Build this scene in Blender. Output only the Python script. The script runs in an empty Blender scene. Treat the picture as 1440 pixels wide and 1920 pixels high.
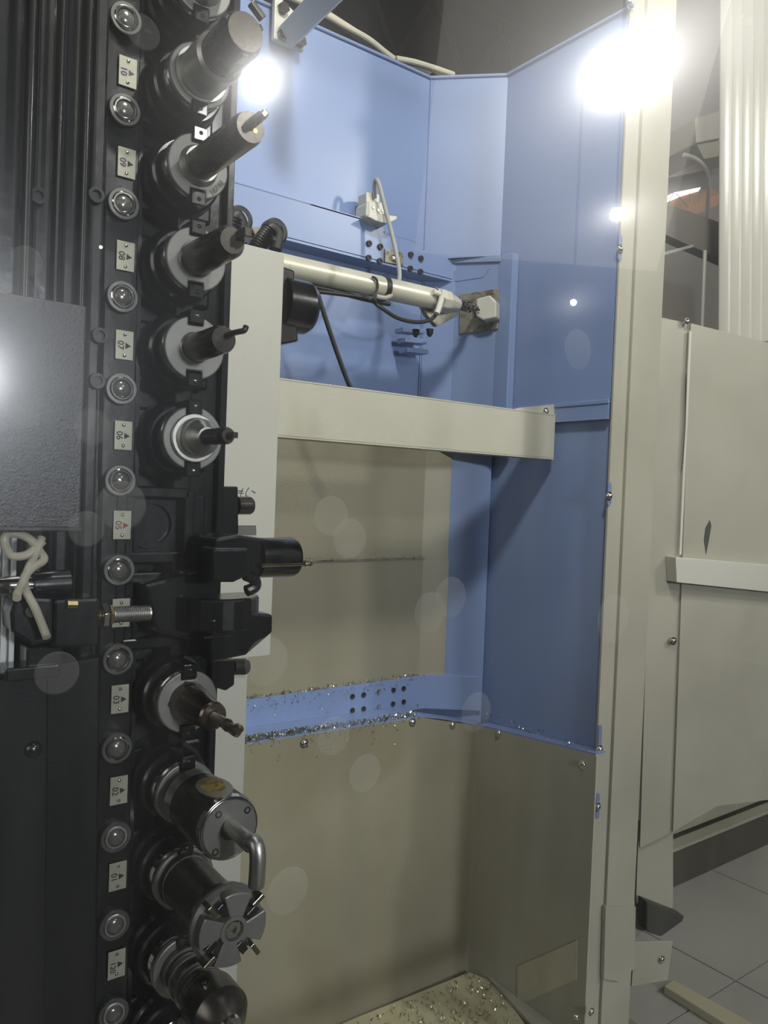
import bpy, bmesh, math, random
from mathutils import Vector, Matrix
random.seed(7)
scn = bpy.context.scene
COL = scn.collection
R = math.radians

# ------------------------------------------------------------------ camera
FPX = 1491.0
CAM = Vector((0, 0, 1.4))
_y, _p, _r = R(36.7), R(-1.41), R(2.215)
FWD = Vector((math.sin(_y)*math.cos(_p), math.cos(_y)*math.cos(_p), math.sin(_p)))
_r0 = Vector((math.cos(_y), -math.sin(_y), 0)); _u0 = _r0.cross(FWD)
RGT = _r0*math.cos(_r) + _u0*math.sin(_r)
UPV = -_r0*math.sin(_r) + _u0*math.cos(_r)
cd = bpy.data.cameras.new('camera'); cam = bpy.data.objects.new('camera', cd); COL.objects.link(cam)
cd.sensor_fit = 'VERTICAL'; cd.sensor_height = 36.0; cd.lens = FPX*36.0/1920.0
cd.clip_start = 0.01; cd.clip_end = 100
M = Matrix((RGT, UPV, -FWD)).transposed().to_4x4(); M.translation = CAM
cam.matrix_world = M
scn.camera = cam

# ------------------------------------------------------------------ colour, world, large lights
scn.view_settings.view_transform = 'Standard'; scn.view_settings.look = 'None'
scn.view_settings.gamma = 1; scn.view_settings.use_curve_mapping = False
scn.view_settings.exposure = 0.0
w = bpy.data.worlds.new('hall_air'); scn.world = w; w.use_nodes = True
w.node_tree.nodes['Background'].inputs[0].default_value = (0.80, 0.84, 0.90, 1)
w.node_tree.nodes['Background'].inputs[1].default_value = 0.035

def area_light(name, loc, target, size, power, col, sy=None):
    ld = bpy.data.lights.new(name, 'AREA'); ld.energy = power; ld.color = col; ld.size = size
    if sy: ld.shape = 'RECTANGLE'; ld.size_y = sy
    o = bpy.data.objects.new(name, ld); COL.objects.link(o); o.location = loc
    o.rotation_euler = (Vector(target)-Vector(loc)).to_track_quat('-Z', 'Y').to_euler()
    return o
area_light('hall_lamp_key', (0.50, 0.10, 2.85), (1.15, 1.25, 1.5), 0.16, 21, (1.0, 0.97, 0.90))
area_light('added_fill', (-1.2, -2.2, 3.2), (0.6, 1.2, 1.5), 1.6, 6, (0.92, 0.96, 1.0))  # unseen soft fill, added to brighten fronts and steel
area_light('added_bay_fill', (3.6, -2.4, 3.6), (1.6, 1.2, 1.2), 1.6, 17, (1.0, 0.96, 0.86))  # unseen area light, added to brighten the right side and hall wall
area_light('added_side_light', (-2.2, -0.5, 2.0), (0.4, 0.8, 1.4), 1.5, 16, (1.0, 0.98, 0.93), 1.6)  # unseen soft light, added so steel flange sides catch highlights
area_light('open_roof_light', (0.6, 1.0, 3.9), (0.8, 1.0, 1.5), 0.9, 9, (0.90, 0.94, 1.0))

# ------------------------------------------------------------------ photo ray helpers (place on real planes)
def ray(px, py): return FWD + RGT*((px-720)/FPX) + UPV*((960-py)/FPX)
def UY(px, py, Y): d = ray(px, py); return CAM + d*(Y/d.y)
def UX(px, py, X): d = ray(px, py); return CAM + d*(X/d.x)
def UZ(px, py, Z): d = ray(px, py); return CAM + d*((Z-CAM.z)/d.z)
def UP(px, py, P, N): d = ray(px, py); return CAM + d*((Vector(P)-CAM).dot(N)/d.dot(N))

# ------------------------------------------------------------------ materials
MATS = {}
def mat(name, col, rough=0.5, metal=0.0, noise=0.0, nscale=6.0, bump=0.0, bscale=80.0, coat=0.0, dirt=None, dscale=3.0, dlo=.5, dhi=.75, emit=0.0, spec=0.5, stretch=None):
    if name in MATS: return MATS[name]
    m = bpy.data.materials.new(name); m.use_nodes = True; nt = m.node_tree; N = nt.nodes; L = nt.links
    b = N['Principled BSDF']; b.inputs['Base Color'].default_value = (*col, 1)
    b.inputs['Roughness'].default_value = rough; b.inputs['Metallic'].default_value = metal
    b.inputs['Specular IOR Level'].default_value = spec
    if coat: b.inputs['Coat Weight'].default_value = coat; b.inputs['Coat Roughness'].default_value = 0.12
    tc = N.new('ShaderNodeTexCoord'); src = tc.outputs['Object']
    if stretch:
        mp = N.new('ShaderNodeMapping'); mp.inputs['Scale'].default_value = stretch; L.new(src, mp.inputs[0]); src = mp.outputs[0]
    last = None
    if noise:
        n = N.new('ShaderNodeTexNoise'); n.inputs['Scale'].default_value = nscale; n.inputs['Detail'].default_value = 6
        L.new(src, n.inputs['Vector'])
        r = N.new('ShaderNodeMapRange'); r.inputs[1].default_value = .3; r.inputs[2].default_value = .7
        r.inputs[3].default_value = 1-noise; r.inputs[4].default_value = 1+noise*.4
        L.new(n.outputs[0], r.inputs[0])
        mx = N.new('ShaderNodeVectorMath'); mx.operation = 'SCALE'; mx.inputs[0].default_value = col
        L.new(r.outputs[0], mx.inputs['Scale']); last = mx.outputs[0]
        L.new(last, b.inputs['Base Color'])
        rr = N.new('ShaderNodeMapRange'); rr.inputs[3].default_value = rough*.75; rr.inputs[4].default_value = min(1, rough*1.25)
        L.new(n.outputs[0], rr.inputs[0]); L.new(rr.outputs[0], b.inputs['Roughness'])
    if dirt:
        n2 = N.new('ShaderNodeTexNoise'); n2.inputs['Scale'].default_value = dscale; n2.inputs['Detail'].default_value = 9; n2.inputs['Distortion'].default_value = .6
        L.new(src, n2.inputs['Vector'])
        r2 = N.new('ShaderNodeMapRange'); r2.inputs[1].default_value = dlo; r2.inputs[2].default_value = dhi; r2.inputs[4].default_value = .8
        L.new(n2.outputs[0], r2.inputs[0])
        mc = N.new('ShaderNodeMix'); mc.data_type = 'RGBA'; mc.inputs[7].default_value = (*dirt, 1); mc.inputs[6].default_value = (*col, 1)
        if last: L.new(last, mc.inputs[6])
        L.new(r2.outputs[0], mc.inputs[0]); L.new(mc.outputs[2], b.inputs['Base Color'])
    if bump:
        n3 = N.new('ShaderNodeTexNoise'); n3.inputs['Scale'].default_value = bscale; n3.inputs['Detail'].default_value = 3
        L.new(src, n3.inputs['Vector'])
        bp = N.new('ShaderNodeBump'); bp.inputs['Strength'].default_value = bump; bp.inputs['Distance'].default_value = .001
        L.new(n3.outputs[0], bp.inputs['Height']); L.new(bp.outputs[0], b.inputs['Normal'])
    if emit:
        b.inputs['Emission Color'].default_value = (*col, 1); b.inputs['Emission Strength'].default_value = emit
    MATS[name] = m; return m

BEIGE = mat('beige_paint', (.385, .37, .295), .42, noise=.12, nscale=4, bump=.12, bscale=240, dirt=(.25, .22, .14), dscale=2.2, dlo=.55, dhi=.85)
BEIGE_W = mat('pale_paint', (.56, .55, .48), .36, noise=.05, nscale=3, bump=.12, bscale=240)
BEAMP = mat('beam_cream_paint', (.46, .445, .36), .4, noise=.08, nscale=4, bump=.12, bscale=240, dirt=(.27, .24, .15), dscale=4, dlo=.55, dhi=.8)
BEIGE_D = mat('shaded_grimy_beige', (.275, .255, .18), .42, noise=.16, nscale=3, bump=.15, bscale=200, dirt=(.13, .115, .06), dscale=2.6, dlo=.5, dhi=.8)  # grimy, and darkened to carry the shade under the crossbeam
BLUE = mat('blue_paint', (.20, .275, .47), .34, noise=.07, nscale=3, bump=.1, bscale=260, dirt=(.13, .17, .30), dscale=2.5, dlo=.58, dhi=.85)
BLACK = mat('oily_black_paint', (.006, .0064, .007), .26, noise=.25, nscale=9, bump=.35, bscale=70, coat=.5)
BLACK_M = mat('matt_black_sheet', (.006, .0062, .007), .5, spec=.25, bump=.3, bscale=300)
BLACK_T = mat('textured_black_cover', (.012, .0125, .015), .42, bump=1.0, bscale=420, spec=.9)
RUBBER = mat('black_rubber', (.012, .012, .012), .5, bump=.1)
STEEL = mat('ground_steel', (.60, .59, .55), .37, 1.0, noise=.12, nscale=30, stretch=(1, 8, 1))
SATIN = mat('satin_flange_steel', (.25, .245, .225), .45, .6, noise=.10, nscale=20)
CHROME = mat('polished_steel', (.72, .71, .67), .14, 1.0, noise=.1, nscale=20)
DARKST = mat('dark_steel', (.11, .10, .088), .27, .9, noise=.14, nscale=45, bump=.04, bscale=200)
BRONZE = mat('heat_tinted_steel', (.19, .145, .12), .27, .9, noise=.3, nscale=30)
CARBIDE = mat('carbide_cutter', (.42, .38, .28), .22, 1.0, noise=.3, nscale=80)
PLATE = mat('number_plate_metal', (.43, .42, .32), .36, .15, noise=.1, nscale=60, dirt=(.26, .22, .06), dscale=45, dlo=.62, dhi=.8)
INK = mat('black_ink', (.02, .02, .018), .6)
INKR = mat('red_ink', (.22, .035, .03), .6)
INKP = mat('violet_ink', (.09, .05, .13), .6)
YSTK = mat('worn_yellow_sticker', (.50, .36, .06), .5, noise=.3, nscale=80, dirt=(.12, .07, .02), dscale=110, dlo=.45, dhi=.6)
CABLE = mat('cream_cable', (.50, .47, .36), .45, noise=.12, nscale=30)
CABLEG = mat('grey_cable', (.36, .35, .31), .4)
WHITEP = mat('off_white_plastic', (.55, .54, .46), .4, noise=.08, nscale=30)
ALU = mat('cream_cylinder_tube', (.60, .58, .46), .34, .25, noise=.08, nscale=12, dirt=(.2, .19, .13), dscale=14, dlo=.6, dhi=.8)
GREASE = mat('dirty_bare_metal', (.33, .31, .24), .35, .5, noise=.4, nscale=40, dirt=(.04, .035, .02), dscale=50, dlo=.5, dhi=.65)
LENS = mat('wet_pin_end', (.16, .16, .145), .22, .35, coat=.6)
BRASS = mat('brass_fitting', (.42, .34, .17), .3, .9)
CHIP = mat('metal_chips', (.50, .48, .36), .22, 1.0)
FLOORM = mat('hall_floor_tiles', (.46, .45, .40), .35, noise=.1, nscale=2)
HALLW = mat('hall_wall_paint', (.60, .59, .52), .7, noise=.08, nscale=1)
HALLC = mat('hall_roof_sheet', (.055, .052, .048), .8, noise=.3, nscale=.6)
TRUSS = mat('roof_truss_steel', (.03, .029, .027), .7)
TERRA = mat('roof_terracotta', (.42, .24, .15), .8, noise=.2, nscale=3)
SKYL = mat('skylight_glow', (1, 1, 1), .5, emit=3.0)
LAMPE = mat('lamp_glow', (1.0, .985, .95), .5, emit=260.0)
LAMPB = mat('added_lamp_glow', (.90, .94, 1.0), .5, emit=285.0)  # for the lamp added out of frame at left
LAMPE2 = mat('small_lamp_glow', (1.0, .985, .95), .5, emit=260.0)
LAMPE3 = mat('far_lamp_glow', (1.0, .985, .95), .5, emit=200.0)
GLOWP = mat('added_panel_glow', (.80, .87, 1.0), .5, emit=5.0)  # for the glowing panel added behind the camera
LABELM = mat('faded_paper_label', (.50, .48, .35), .6, noise=.1, nscale=40)
PVC = mat('ribbed_strip_plastic', (.56, .55, .47), .25, noise=.05, nscale=4)
RUST = mat('rust_brown_workwear', (.30, .10, .055), .8)
SKIN = mat('marker_ink', (.03, .03, .09), .6)

# ------------------------------------------------------------------ mesh building
class MB:
    def __init__(s): s.v = []; s.f = []; s.sm = []
    def add(s, vs, fs, smooth=False):
        b = len(s.v); s.v += [tuple(v) for v in vs]
        s.f += [tuple(b+i for i in f) for f in fs]; s.sm += [smooth]*len(fs); return s
    def box(s, c, d, rot=None):
        c = Vector(c); vs = []
        for k in range(8):
            q = Vector(((k & 1)-.5, ((k >> 1) & 1)-.5, (k >> 2)-.5)); q = Vector((q.x*d[0], q.y*d[1], q.z*d[2]))
            if rot is not None: q = rot @ q
            vs.append(c+q)
        return s.add(vs, [(0, 2, 3, 1), (4, 5, 7, 6), (0, 1, 5, 4), (2, 6, 7, 3), (0, 4, 6, 2), (1, 3, 7, 5)])
    def prism(s, pts, ext, smooth=False):
        n = len(pts); ext = Vector(ext); pts = [Vector(p) for p in pts]
        nrm = Vector((0, 0, 0))
        for i in range(n): nrm += pts[i].cross(pts[(i+1) % n])
        if nrm.dot(ext) > 0: pts = pts[::-1]
        vs = pts + [p+ext for p in pts]
        fs = [tuple(range(n)), tuple(range(2*n-1, n-1, -1))] 
        s.add(vs, fs); b = len(s.v)-2*n
        for i in range(n):
            j = (i+1) % n; s.f.append((b+j, b+i, b+n+i, b+n+j)); s.sm.append(smooth)
        return s
    def lathe(s, o, ax, prof, n=40, smooth=True):
        """prof: list of (distance along ax, radius); sharp corners where a point is doubled"""
        o = Vector(o); ax = Vector(ax).normalized()
        a = ax.orthogonal().normalized(); b = ax.cross(a); base = len(s.v)
        runs = [[prof[0]]]
        for p in prof[1:]:
            runs[-1].append(p)
            runs.append([p])
        runs = [q for q in runs if len(q) > 1]
        for (p, q) in runs:
            if p == q: continue
            vs = []
            for (t, r) in (p, q):
                for k in range(n):
                    th = 2*math.pi*k/n; vs.append(o+ax*t+(a*math.cos(th)+b*math.sin(th))*max(r, 1e-6))
            fs = [(k, (k+1) % n, n+(k+1) % n, n+k) for k in range(n)]
            s.add(vs, fs, smooth)
        return s
    def cyl(s, p, q, r, n=24, r2=None):
        p = Vector(p); q = Vector(q); l = (q-p).length; r2 = r if r2 is None else r2
        return s.lathe(p, q-p, [(0, 0), (0, r), (l, r2), (l, 0)], n)
    def tube(s, pts, r, n=10, sub=6):
        P = [Vector(p) for p in pts]
        if sub > 1 and len(P) > 2:
            Q = []
            for i in range(len(P)-1):
                p0 = P[max(i-1, 0)]; p1 = P[i]; p2 = P[i+1]; p3 = P[min(i+2, len(P)-1)]
                for k in range(sub):
                    t = k/sub
                    Q.append(.5*((2*p1)+(p2-p0)*t+(2*p0-5*p1+4*p2-p3)*t*t+(3*p1-p0-3*p2+p3)*t**3))
            Q.append(P[-1]); P = Q
        vs = []; a = None
        for i, p in enumerate(P):
            d = (P[min(i+1, len(P)-1)]-P[max(i-1, 0)]).normalized()
            if a is None: a = d.orthogonal().normalized()
            a = (a-d*a.dot(d)).normalized(); b = d.cross(a)
            for k in range(n):
                th = 2*math.pi*k/n; vs.append(p+(a*math.cos(th)+b*math.sin(th))*r)
        fs = [(i*n+k, i*n+(k+1) % n, (i+1)*n+(k+1) % n, (i+1)*n+k) for i in range(len(P)-1) for k in range(n)]
        s.add(vs, fs, True)
        s.add(vs[:n], [tuple(range(n-1, -1, -1))]); s.add(vs[-n:], [tuple(range(n))])
        return s
    def dome(s, c, nrm, r, h, n=16):
        prof = [(h*math.sin(t), r*math.cos(t)) for t in [math.pi/2*k/5 for k in range(6)]]
        return s.lathe(c, nrm, prof, n)

ORG = {}
def origin(o): return ORG.get(o.name, Vector((0, 0, 0))) if o else Vector((0, 0, 0))
def obj(name, mb, m, parent=None, loc=None, bevel=0, label=None, kind=None, subd=0):
    off = origin(parent) if parent else (Vector(loc) if loc is not None else Vector((0, 0, 0)))
    me = bpy.data.meshes.new(name)
    me.from_pydata([Vector(v)-off for v in mb.v], [], mb.f); me.update()
    me.polygons.foreach_set('use_smooth', mb.sm)
    me.materials.append(m)
    o = bpy.data.objects.new(name, me); COL.objects.link(o)
    bm = bmesh.new(); bm.from_mesh(me); bmesh.ops.remove_doubles(bm, verts=bm.verts, dist=1e-6)
    bmesh.ops.recalc_face_normals(bm, faces=bm.faces)
    for e in bm.edges:
        if len(e.link_faces) == 2 and e.calc_face_angle(0) > R(28): e.smooth = False
    bm.to_mesh(me); bm.free()
    if parent: o.parent = parent; ORG[o.name] = off
    else: o.location = off; ORG[o.name] = off
    if bevel:
        b = o.modifiers.new('edge', 'BEVEL'); b.width = bevel; b.segments = 2; b.limit_method = 'ANGLE'; b.angle_limit = R(40)
    if label: o['label'] = label
    if kind: o['kind'] = kind
    return o
def tag(o, label, cat, group=None, kind=None):
    o['label'] = label; o['category'] = cat
    if group: o['group'] = group
    if kind: o['kind'] = kind
    return o
def thing(name, label, cat, loc, group=None):
    o = bpy.data.objects.new(name, None); COL.objects.link(o); o.location = loc; o.empty_display_size = .02
    ORG[o.name] = Vector(loc); return tag(o, label, cat, group)
def struct(name, loc=(0, 0, 0)):
    o = bpy.data.objects.new(name, None); COL.objects.link(o); o.location = loc; o['kind'] = 'structure'; ORG[o.name] = Vector(loc); return o
def panelY(px, Y, th, mb=None):
    mb = mb or MB(); return mb.prism([UY(a, b, Y) for a, b in px], (0, th, 0))
def panelX(px, X, th, mb=None):
    mb = mb or MB(); return mb.prism([UX(a, b, X) for a, b in px], (th, 0, 0))
def glyphs(txt, size, centre, m, parent, xdir, ydir, name='numeral'):
    cu = bpy.data.curves.new('t', 'FONT'); cu.body = txt; cu.size = size; cu.align_x = 'CENTER'; cu.align_y = 'CENTER'; cu.offset = size*.012
    to = bpy.data.objects.new('t', cu); COL.objects.link(to)
    me = to.to_mesh(); vs = [v.co.copy() for v in me.vertices]; fs = [tuple(p.vertices) for p in me.polygons]
    to.to_mesh_clear(); bpy.data.objects.remove(to); bpy.data.curves.remove(cu)
    X = Vector(xdir); Y = Vector(ydir); N = X.cross(Y)
    mb = MB(); mb.add([Vector(centre)+X*v.x+Y*v.y+N*.0002 for v in vs], fs)
    return obj(name, mb, m, parent)

def screw(parent, P, nrm, r=.006, name='screw'):
    P = Vector(P); nrm = Vector(nrm).normalized()
    mb = MB().lathe(P, nrm, [(0, r*1.25), (.0012, r*1.25), (.0012, r*.9)], 16); mb.dome(P+nrm*.0012, nrm, r*.92, r*.7)
    return obj(name, mb, CHROME, parent)

YW = 1.384      # back wall plane
XS = 1.232      # side wall plane
NY = Vector((0, -1, 0)); NX = Vector((-1, 0, 0))

# ================================================================== SETTING: the enclosure
A_top = UY(803, 145, YW); zt = A_top.z
# blue back wall
wb = struct('wall_back', (0.8, YW, .35))
obj('wall_panel', MB().prism([(-.1, YW, .3), (1.112, YW, .3), (1.112, YW, zt), (.55, YW, zt+.002), (-.1, YW, zt)], (0, .012, 0)), BLUE, wb)
# chamfered corner and side wall
B = (XS, 1.264)
wc = struct('wall_corner', (1.2, 1.3, .35))
obj('corner_panel', MB().prism([(1.112, YW, .3), (XS, B[1], .3), (XS, B[1], zt), (1.112, YW, zt)], (.008, .008, 0)), BLUE, wc)
obj('corner_flange', MB().prism([(1.112, YW-.004, .3), (1.116, YW-.004, .3), (1.116, YW-.004, zt), (1.112, YW-.004, zt)], (0, .004, 0)), BLUE, wc)
ws = struct('wall_right', (XS, 1.1, .35))
zl = UX(1090, 753, XS).z
obj('upper_side_panel', MB().box((XS+.006, (B[1]+.955)/2, (zl+zt)/2), (.012, B[1]-.955, zt-zl)), BLUE, ws)
obj('side_lip', MB().box((XS+.008, (B[1]+.955)/2, zl-.004), (.024, B[1]-.955-.002, .008)), BLUE, ws, bevel=.001)
zd = UX(1090, 785, XS).z
obj('lip_face', MB().box((XS+.001, (B[1]+.955)/2, (zl+zd)/2-.004), (.006, B[1]-.955-.004, zl-zd)), BLUE, ws)
obj('lower_side_panel', MB().box((XS+.012, (B[1]+.03+.955)/2, (zl+.3)/2), (.004, B[1]+.03-.955, zl-.3)), BLUE, ws)
# small pieces of trim lines along the wall top
for p, q in ((Vector((.2, YW-.003, zt)), Vector((1.112, YW-.003, zt))), (Vector((1.112, YW-.003, zt)), Vector((XS-.003, B[1], zt))), (Vector((XS-.003, B[1], zt)), Vector((XS-.003, .94, zt)))):
    obj('top_flange', MB().cyl(p, q, .0035, 8), BLUE, wb)

# stepped hood box on the back wall
hood = thing('wall_hood', 'long blue sheet metal hood box above the cream cylinder', 'hood', UY(650, 460, 1.30))
YH = 1.335
zh = lambda px, py: UY(px, py, YH).z
L0 = UY(425, 338, YH); L1 = UY(720, 418, YH); T0 = UY(722, 438, YH); T1 = UY(780, 450, YH); G1 = UY(868, 490, YH)
b0 = UY(425, 412, YH); b1 = UY(868, 536, YH)
L0.z = L1.z = (L0.z+L1.z)/2; T0.z = T1.z = (T0.z+T1.z)/2; b0.z = b1.z = (b0.z+b1.z)/2
obj('hood_face', MB().prism([Vector((-.05, YH, L0.z)), L0, L1, T0, T1, Vector((T1.x, YH, G1.z)), G1, b1, b0, Vector((-.05, YH, b0.z))], (0, .006, 0)), BLUE, hood, bevel=.0015)
obj('hood_underside', MB().box(((b1.x-.05)/2, (YH+YW)/2, b0.z), (b1.x+.05, YW-YH, .006)), BLUE, hood)
obj('hood_top', MB().box(((L1.x-.05)/2, (YH+YW)/2, L0.z-.002), (L1.x+.05, YW-YH, .004)), BLUE, hood)
obj('hood_step_top', MB().box(((L1.x+T1.x)/2, (YH+YW)/2, T0.z), (T1.x-L1.x, YW-YH, .004)), BLUE, hood)
for a, b in ((691, 457), (712, 463), (690, 484), (711, 490), (769, 478), (788, 485), (768, 504), (787, 510)):
    P = UY(a, b, YH); obj('bolt', MB().lathe(P, NY, [(0, .0065), (.005, .006), (.005, .003), (.003, .0025), (.003, 0)], 12), RUBBER, hood)
sp = panelY([(722, 466), (756, 473), (756, 498), (722, 491)], YH-.003, .004)
obj('slot_plate', sp, GREASE, hood)
P = UY(739, 484, YH-.004); obj('slot_roller', MB().cyl(P+Vector((-.006, 0, 0)), P+Vector((.008, -.004, 0)), .006, 12), CHROME, hood)
obj('hood_seam', panelY([(748, 443), (749.5, 443), (749.5, 530), (748, 530)], YH-.0012, .0014), BLUE, hood)

# corner column with cylinder anchor
colm = thing('corner_column', 'blue boxed column in the wall corner carrying the cylinder anchor plate', 'column', UY(880, 760, 1.25))
c1 = UY(818, 480, 1.372); c2 = UX(935, 480, XS-.024); c3 = UX(962, 475, XS-.020)
zc = c2.z; zcb = UY(900, 850, 1.3).z
obj('column_cover', MB().prism([(c1.x, c1.y, zcb), (c2.x, c2.y, zcb), (c3.x, c3.y, zcb), (XS-.001, c3.y, zcb), (XS-.001, B[1]-.004, zcb), (1.114, YW-.005, zcb), (c1.x, YW-.001, zcb)], (0, 0, zc-zcb)), BLUE, colm, bevel=.002)
cn = Vector((c1.y-c2.y, c2.x-c1.x, 0)).normalized()*-1
def UC(px, py, off=0): return UP(px, py, c2+cn*off, cn)
for q in ([(818, 482), (938, 478), (938, 490), (818, 494)],):
    obj('column_cap', MB().prism([UC(a, b, .006) for a, b in q], -cn*.006), BLUE, colm, bevel=.001)
obj('column_recess', MB().prism([UC(a, b, .0015) for a, b in [(828, 510), (918, 503), (905, 520), (838, 530)]], -cn*.002), BLUE, colm)
obj('anchor_plate', MB().prism([UC(a, b, .006) for a, b in [(862, 552), (935, 541), (933, 616), (861, 626)]], -cn*.006), GREASE, colm, bevel=.001)
obj('anchor_block', MB().prism([UC(a, b, .035) for a, b in [(893, 560), (918, 553), (930, 566), (930, 595), (905, 600), (892, 592)]], -cn*.03), WHITEP, colm, bevel=.003)
for q in ((800, 590), (800, 650)): pass

# ---------------------------------------------------------------- crossbeam
YB = 1.085
beam = thing('crossbeam', 'cream painted sheet metal crossbeam spanning the opening at mid height', 'crossbeam', UY(780, 850, YB))
zb1 = UY(780, 744, YB).z; zb0 = UY(780, 839, YB).z; xe = UY(1040, 820, YB).x
obj('beam_face', MB().prism([Vector((.50, YB, zb0)), Vector((xe, YB, zb0)), Vector((xe, YB, zb1)), Vector((.50, YB, zb1))], (0, .003, 0)), BEAMP, beam, bevel=.001)
obj('top_flange', MB().box(((.5+xe)/2, YB+.018, zb1), (xe-.5, .036, .003)), BEAMP, beam)
obj('bottom_flange', MB().box(((.5+xe)/2, YB+.018, zb0), (xe-.5, .036, .003)), BEAMP, beam)
et = [UY(938, 766, YB+.036), UY(1041, 762, YB+.036), UY(1041, 784, YB+.036), UY(938, 784, YB+.036)]
obj('end_tab', MB().prism([Vector((et[0].x, YB+.004, zb1)), Vector((xe, YB+.004, zb1)), Vector((xe, YB+.004, zb1+.022)), Vector((et[0].x+.02, YB+.004, zb1+.006))], (0, .003, 0)), BEAMP, beam)
screw(beam, UY(1023, 772, YB+.004), NY, .0065)
for a, b in ((620, 724), (824, 751)): screw(beam, UY(a, b+1, YB+.010), Vector((0, 0, 1)), .005)
# ---------------------------------------------------------------- pale upright panel
YP = .95
up_ = thing('upright_panel', 'pale cream upright cover panel beside the tool magazine', 'panel', UY(470, 1400, YP))
zs = UY(480, 1218, YP).z
x0, x1, x2 = .43, UY(524, 740, YP).x, UY(460, 1400, YP).x
zp1 = UY(533, 475, YP).z
obj('panel_sheet', MB().prism([(x0, YP, zs-.01), (x1, YP, zs-.01), (x1, YP, zp1), (x0, YP, zp1)], (0, .003, 0)), BEIGE_W, up_, bevel=.001)
obj('lower_sheet', MB().prism([(x0, YP+.001, .55), (x2, YP+.001, .55), (x2, YP+.001, zs-.009), (x0, YP+.001, zs-.009)], (0, .003, 0)), BEIGE_W, up_, bevel=.001)
obj('edge_return', MB().box((x1-.0015, YP+.022, (zs+zp1)/2), (.003, .04, zp1-zs)), BEIGE_W, up_)
obj('vent_cutout', panelY([(447, 985), (480, 985), (481, 1003), (447, 1003)], YP-.0008, .001), mat('grey_backing', (.13, .125, .12), .5), up_)
mk = MB()
for pts in ([(447, 920), (456, 921)], [(447, 924), (456, 925)], [(456, 915), (452, 925), (451, 934)], [(467, 914), (462, 922), (461, 929), (464, 930)], [(472, 920), (479, 924)]):
    mk.tube([UY(a, b, YP-.0003) for a, b in pts], .0005, 5, 4)
obj('pen_mark', mk, SKIN, up_)
obj('upper_notch_plate', panelY([(425, 1240), (462, 1240), (462, 1262), (425, 1262)], YP-.002, .002), BEIGE_W, up_)

# ---------------------------------------------------------------- inner panels under the beam, shade put into their darker grimy paint
YI = 1.352
ip = thing('inner_guard_panel', 'dull olive beige inner guard panel below the crossbeam', 'panel', UY(650, 1250, YI))
xf = UY(790, 1050, YI).x
zi1 = UY(700, 800, YI).z; zsm = UY(700, 1052, YI).z; zi0 = UY(790, 1264, YI).z
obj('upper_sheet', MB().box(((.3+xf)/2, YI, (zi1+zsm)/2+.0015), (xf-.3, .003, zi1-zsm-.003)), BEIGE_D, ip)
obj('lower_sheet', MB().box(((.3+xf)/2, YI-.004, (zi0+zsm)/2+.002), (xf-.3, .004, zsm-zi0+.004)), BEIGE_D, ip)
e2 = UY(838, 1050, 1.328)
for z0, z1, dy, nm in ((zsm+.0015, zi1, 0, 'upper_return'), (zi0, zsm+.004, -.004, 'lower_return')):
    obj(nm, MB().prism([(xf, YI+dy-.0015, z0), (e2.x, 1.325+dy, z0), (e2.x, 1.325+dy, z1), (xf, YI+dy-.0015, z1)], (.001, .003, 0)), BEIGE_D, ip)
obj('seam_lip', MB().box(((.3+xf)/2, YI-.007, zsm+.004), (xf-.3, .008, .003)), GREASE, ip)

# blue channel with bolt holes
ch = thing('blue_channel', 'blue horizontal channel with bolt holes above the lower guard', 'channel', UY(700, 1340, 1.34))
zc1 = UY(700, 1282, 1.335).z; zc0 = UY(463, 1395, 1.25).z-.02
xch = UY(795, 1300, 1.335).x
obj('channel_face', MB().box(((.3+xch)/2, 1.337, (zc1+zc0)/2), (xch-.3, .004, zc1-zc0)), BLUE, ch)
obj('channel_top', MB().box(((.3+xch)/2, 1.358, zc1), (xch-.3, .044, .003)), BLUE, ch)
xq = xch+.10
obj('channel_corner', MB().prism([(xch, 1.335, zc0), (xq, 1.26, zc0), (xq, 1.26, zc1), (xch, 1.335, zc1)], (.003, .003, 0)), BLUE, ch)
obj('channel_corner_top', MB().prism([(xch, 1.335, zc1), (xq, 1.26, zc1), (xq, 1.30, zc1), (xch, 1.38, zc1)], (0, 0, .003)), BLUE, ch)
for a, b in ((661, 1306), (682, 1303), (661, 1332), (682, 1329), (710, 1297), (710, 1325), (738, 1294), (757, 1291), (737, 1320), (757, 1316)):
    P = UY(a, b, 1.334); obj('bolt_hole' if a != 710 else 'rivet', MB().lathe(P, NY, [(-.001, .0055), (.0012, .0055), (.0012, .004), (0, .003), (0, 0)], 12), RUBBER if a != 710 else CHROME, ch)

# ---------------------------------------------------------------- lower beige guard with side
YL = 1.25
wl = thing('lower_guard', 'large beige lower guard sheet with side return above the chip pan', 'guard', UY(870, 1800, YL))
XL = 1.212
zpan = .378
tp = [UY(440, 1399, YL), UY(463, 1395, YL), UY(790, 1345, YL), UY(838, 1349, YL), UY(912, 1358, YL)]
tp[0] = Vector((.2, YL, tp[1].z)); tp[-1].x = XL
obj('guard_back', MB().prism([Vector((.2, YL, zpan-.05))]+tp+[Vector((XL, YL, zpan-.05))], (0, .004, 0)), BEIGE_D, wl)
s1 = UX(912, 1358, XL); s2 = UX(1117, 1416, XL); s3 = UX(1190, 1440, XL)
yend = s2.y
obj('guard_side', MB().prism([Vector((XL, YL, zpan-.05)), Vector((XL, YL, tp[-1].z)), s2, Vector((XL, yend-.002, s2.z-.002)), Vector((XL, yend-.002, zpan-.05))], (.004, 0, 0)), BEIGE, wl)
obj('side_ledge', MB().prism([Vector((XL, YL, tp[-1].z)), s2, Vector((XS+.009, s2.y, s2.z)), Vector((XS+.009, YL, tp[-1].z))], (0, 0, .003)), BLUE, wl)
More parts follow.
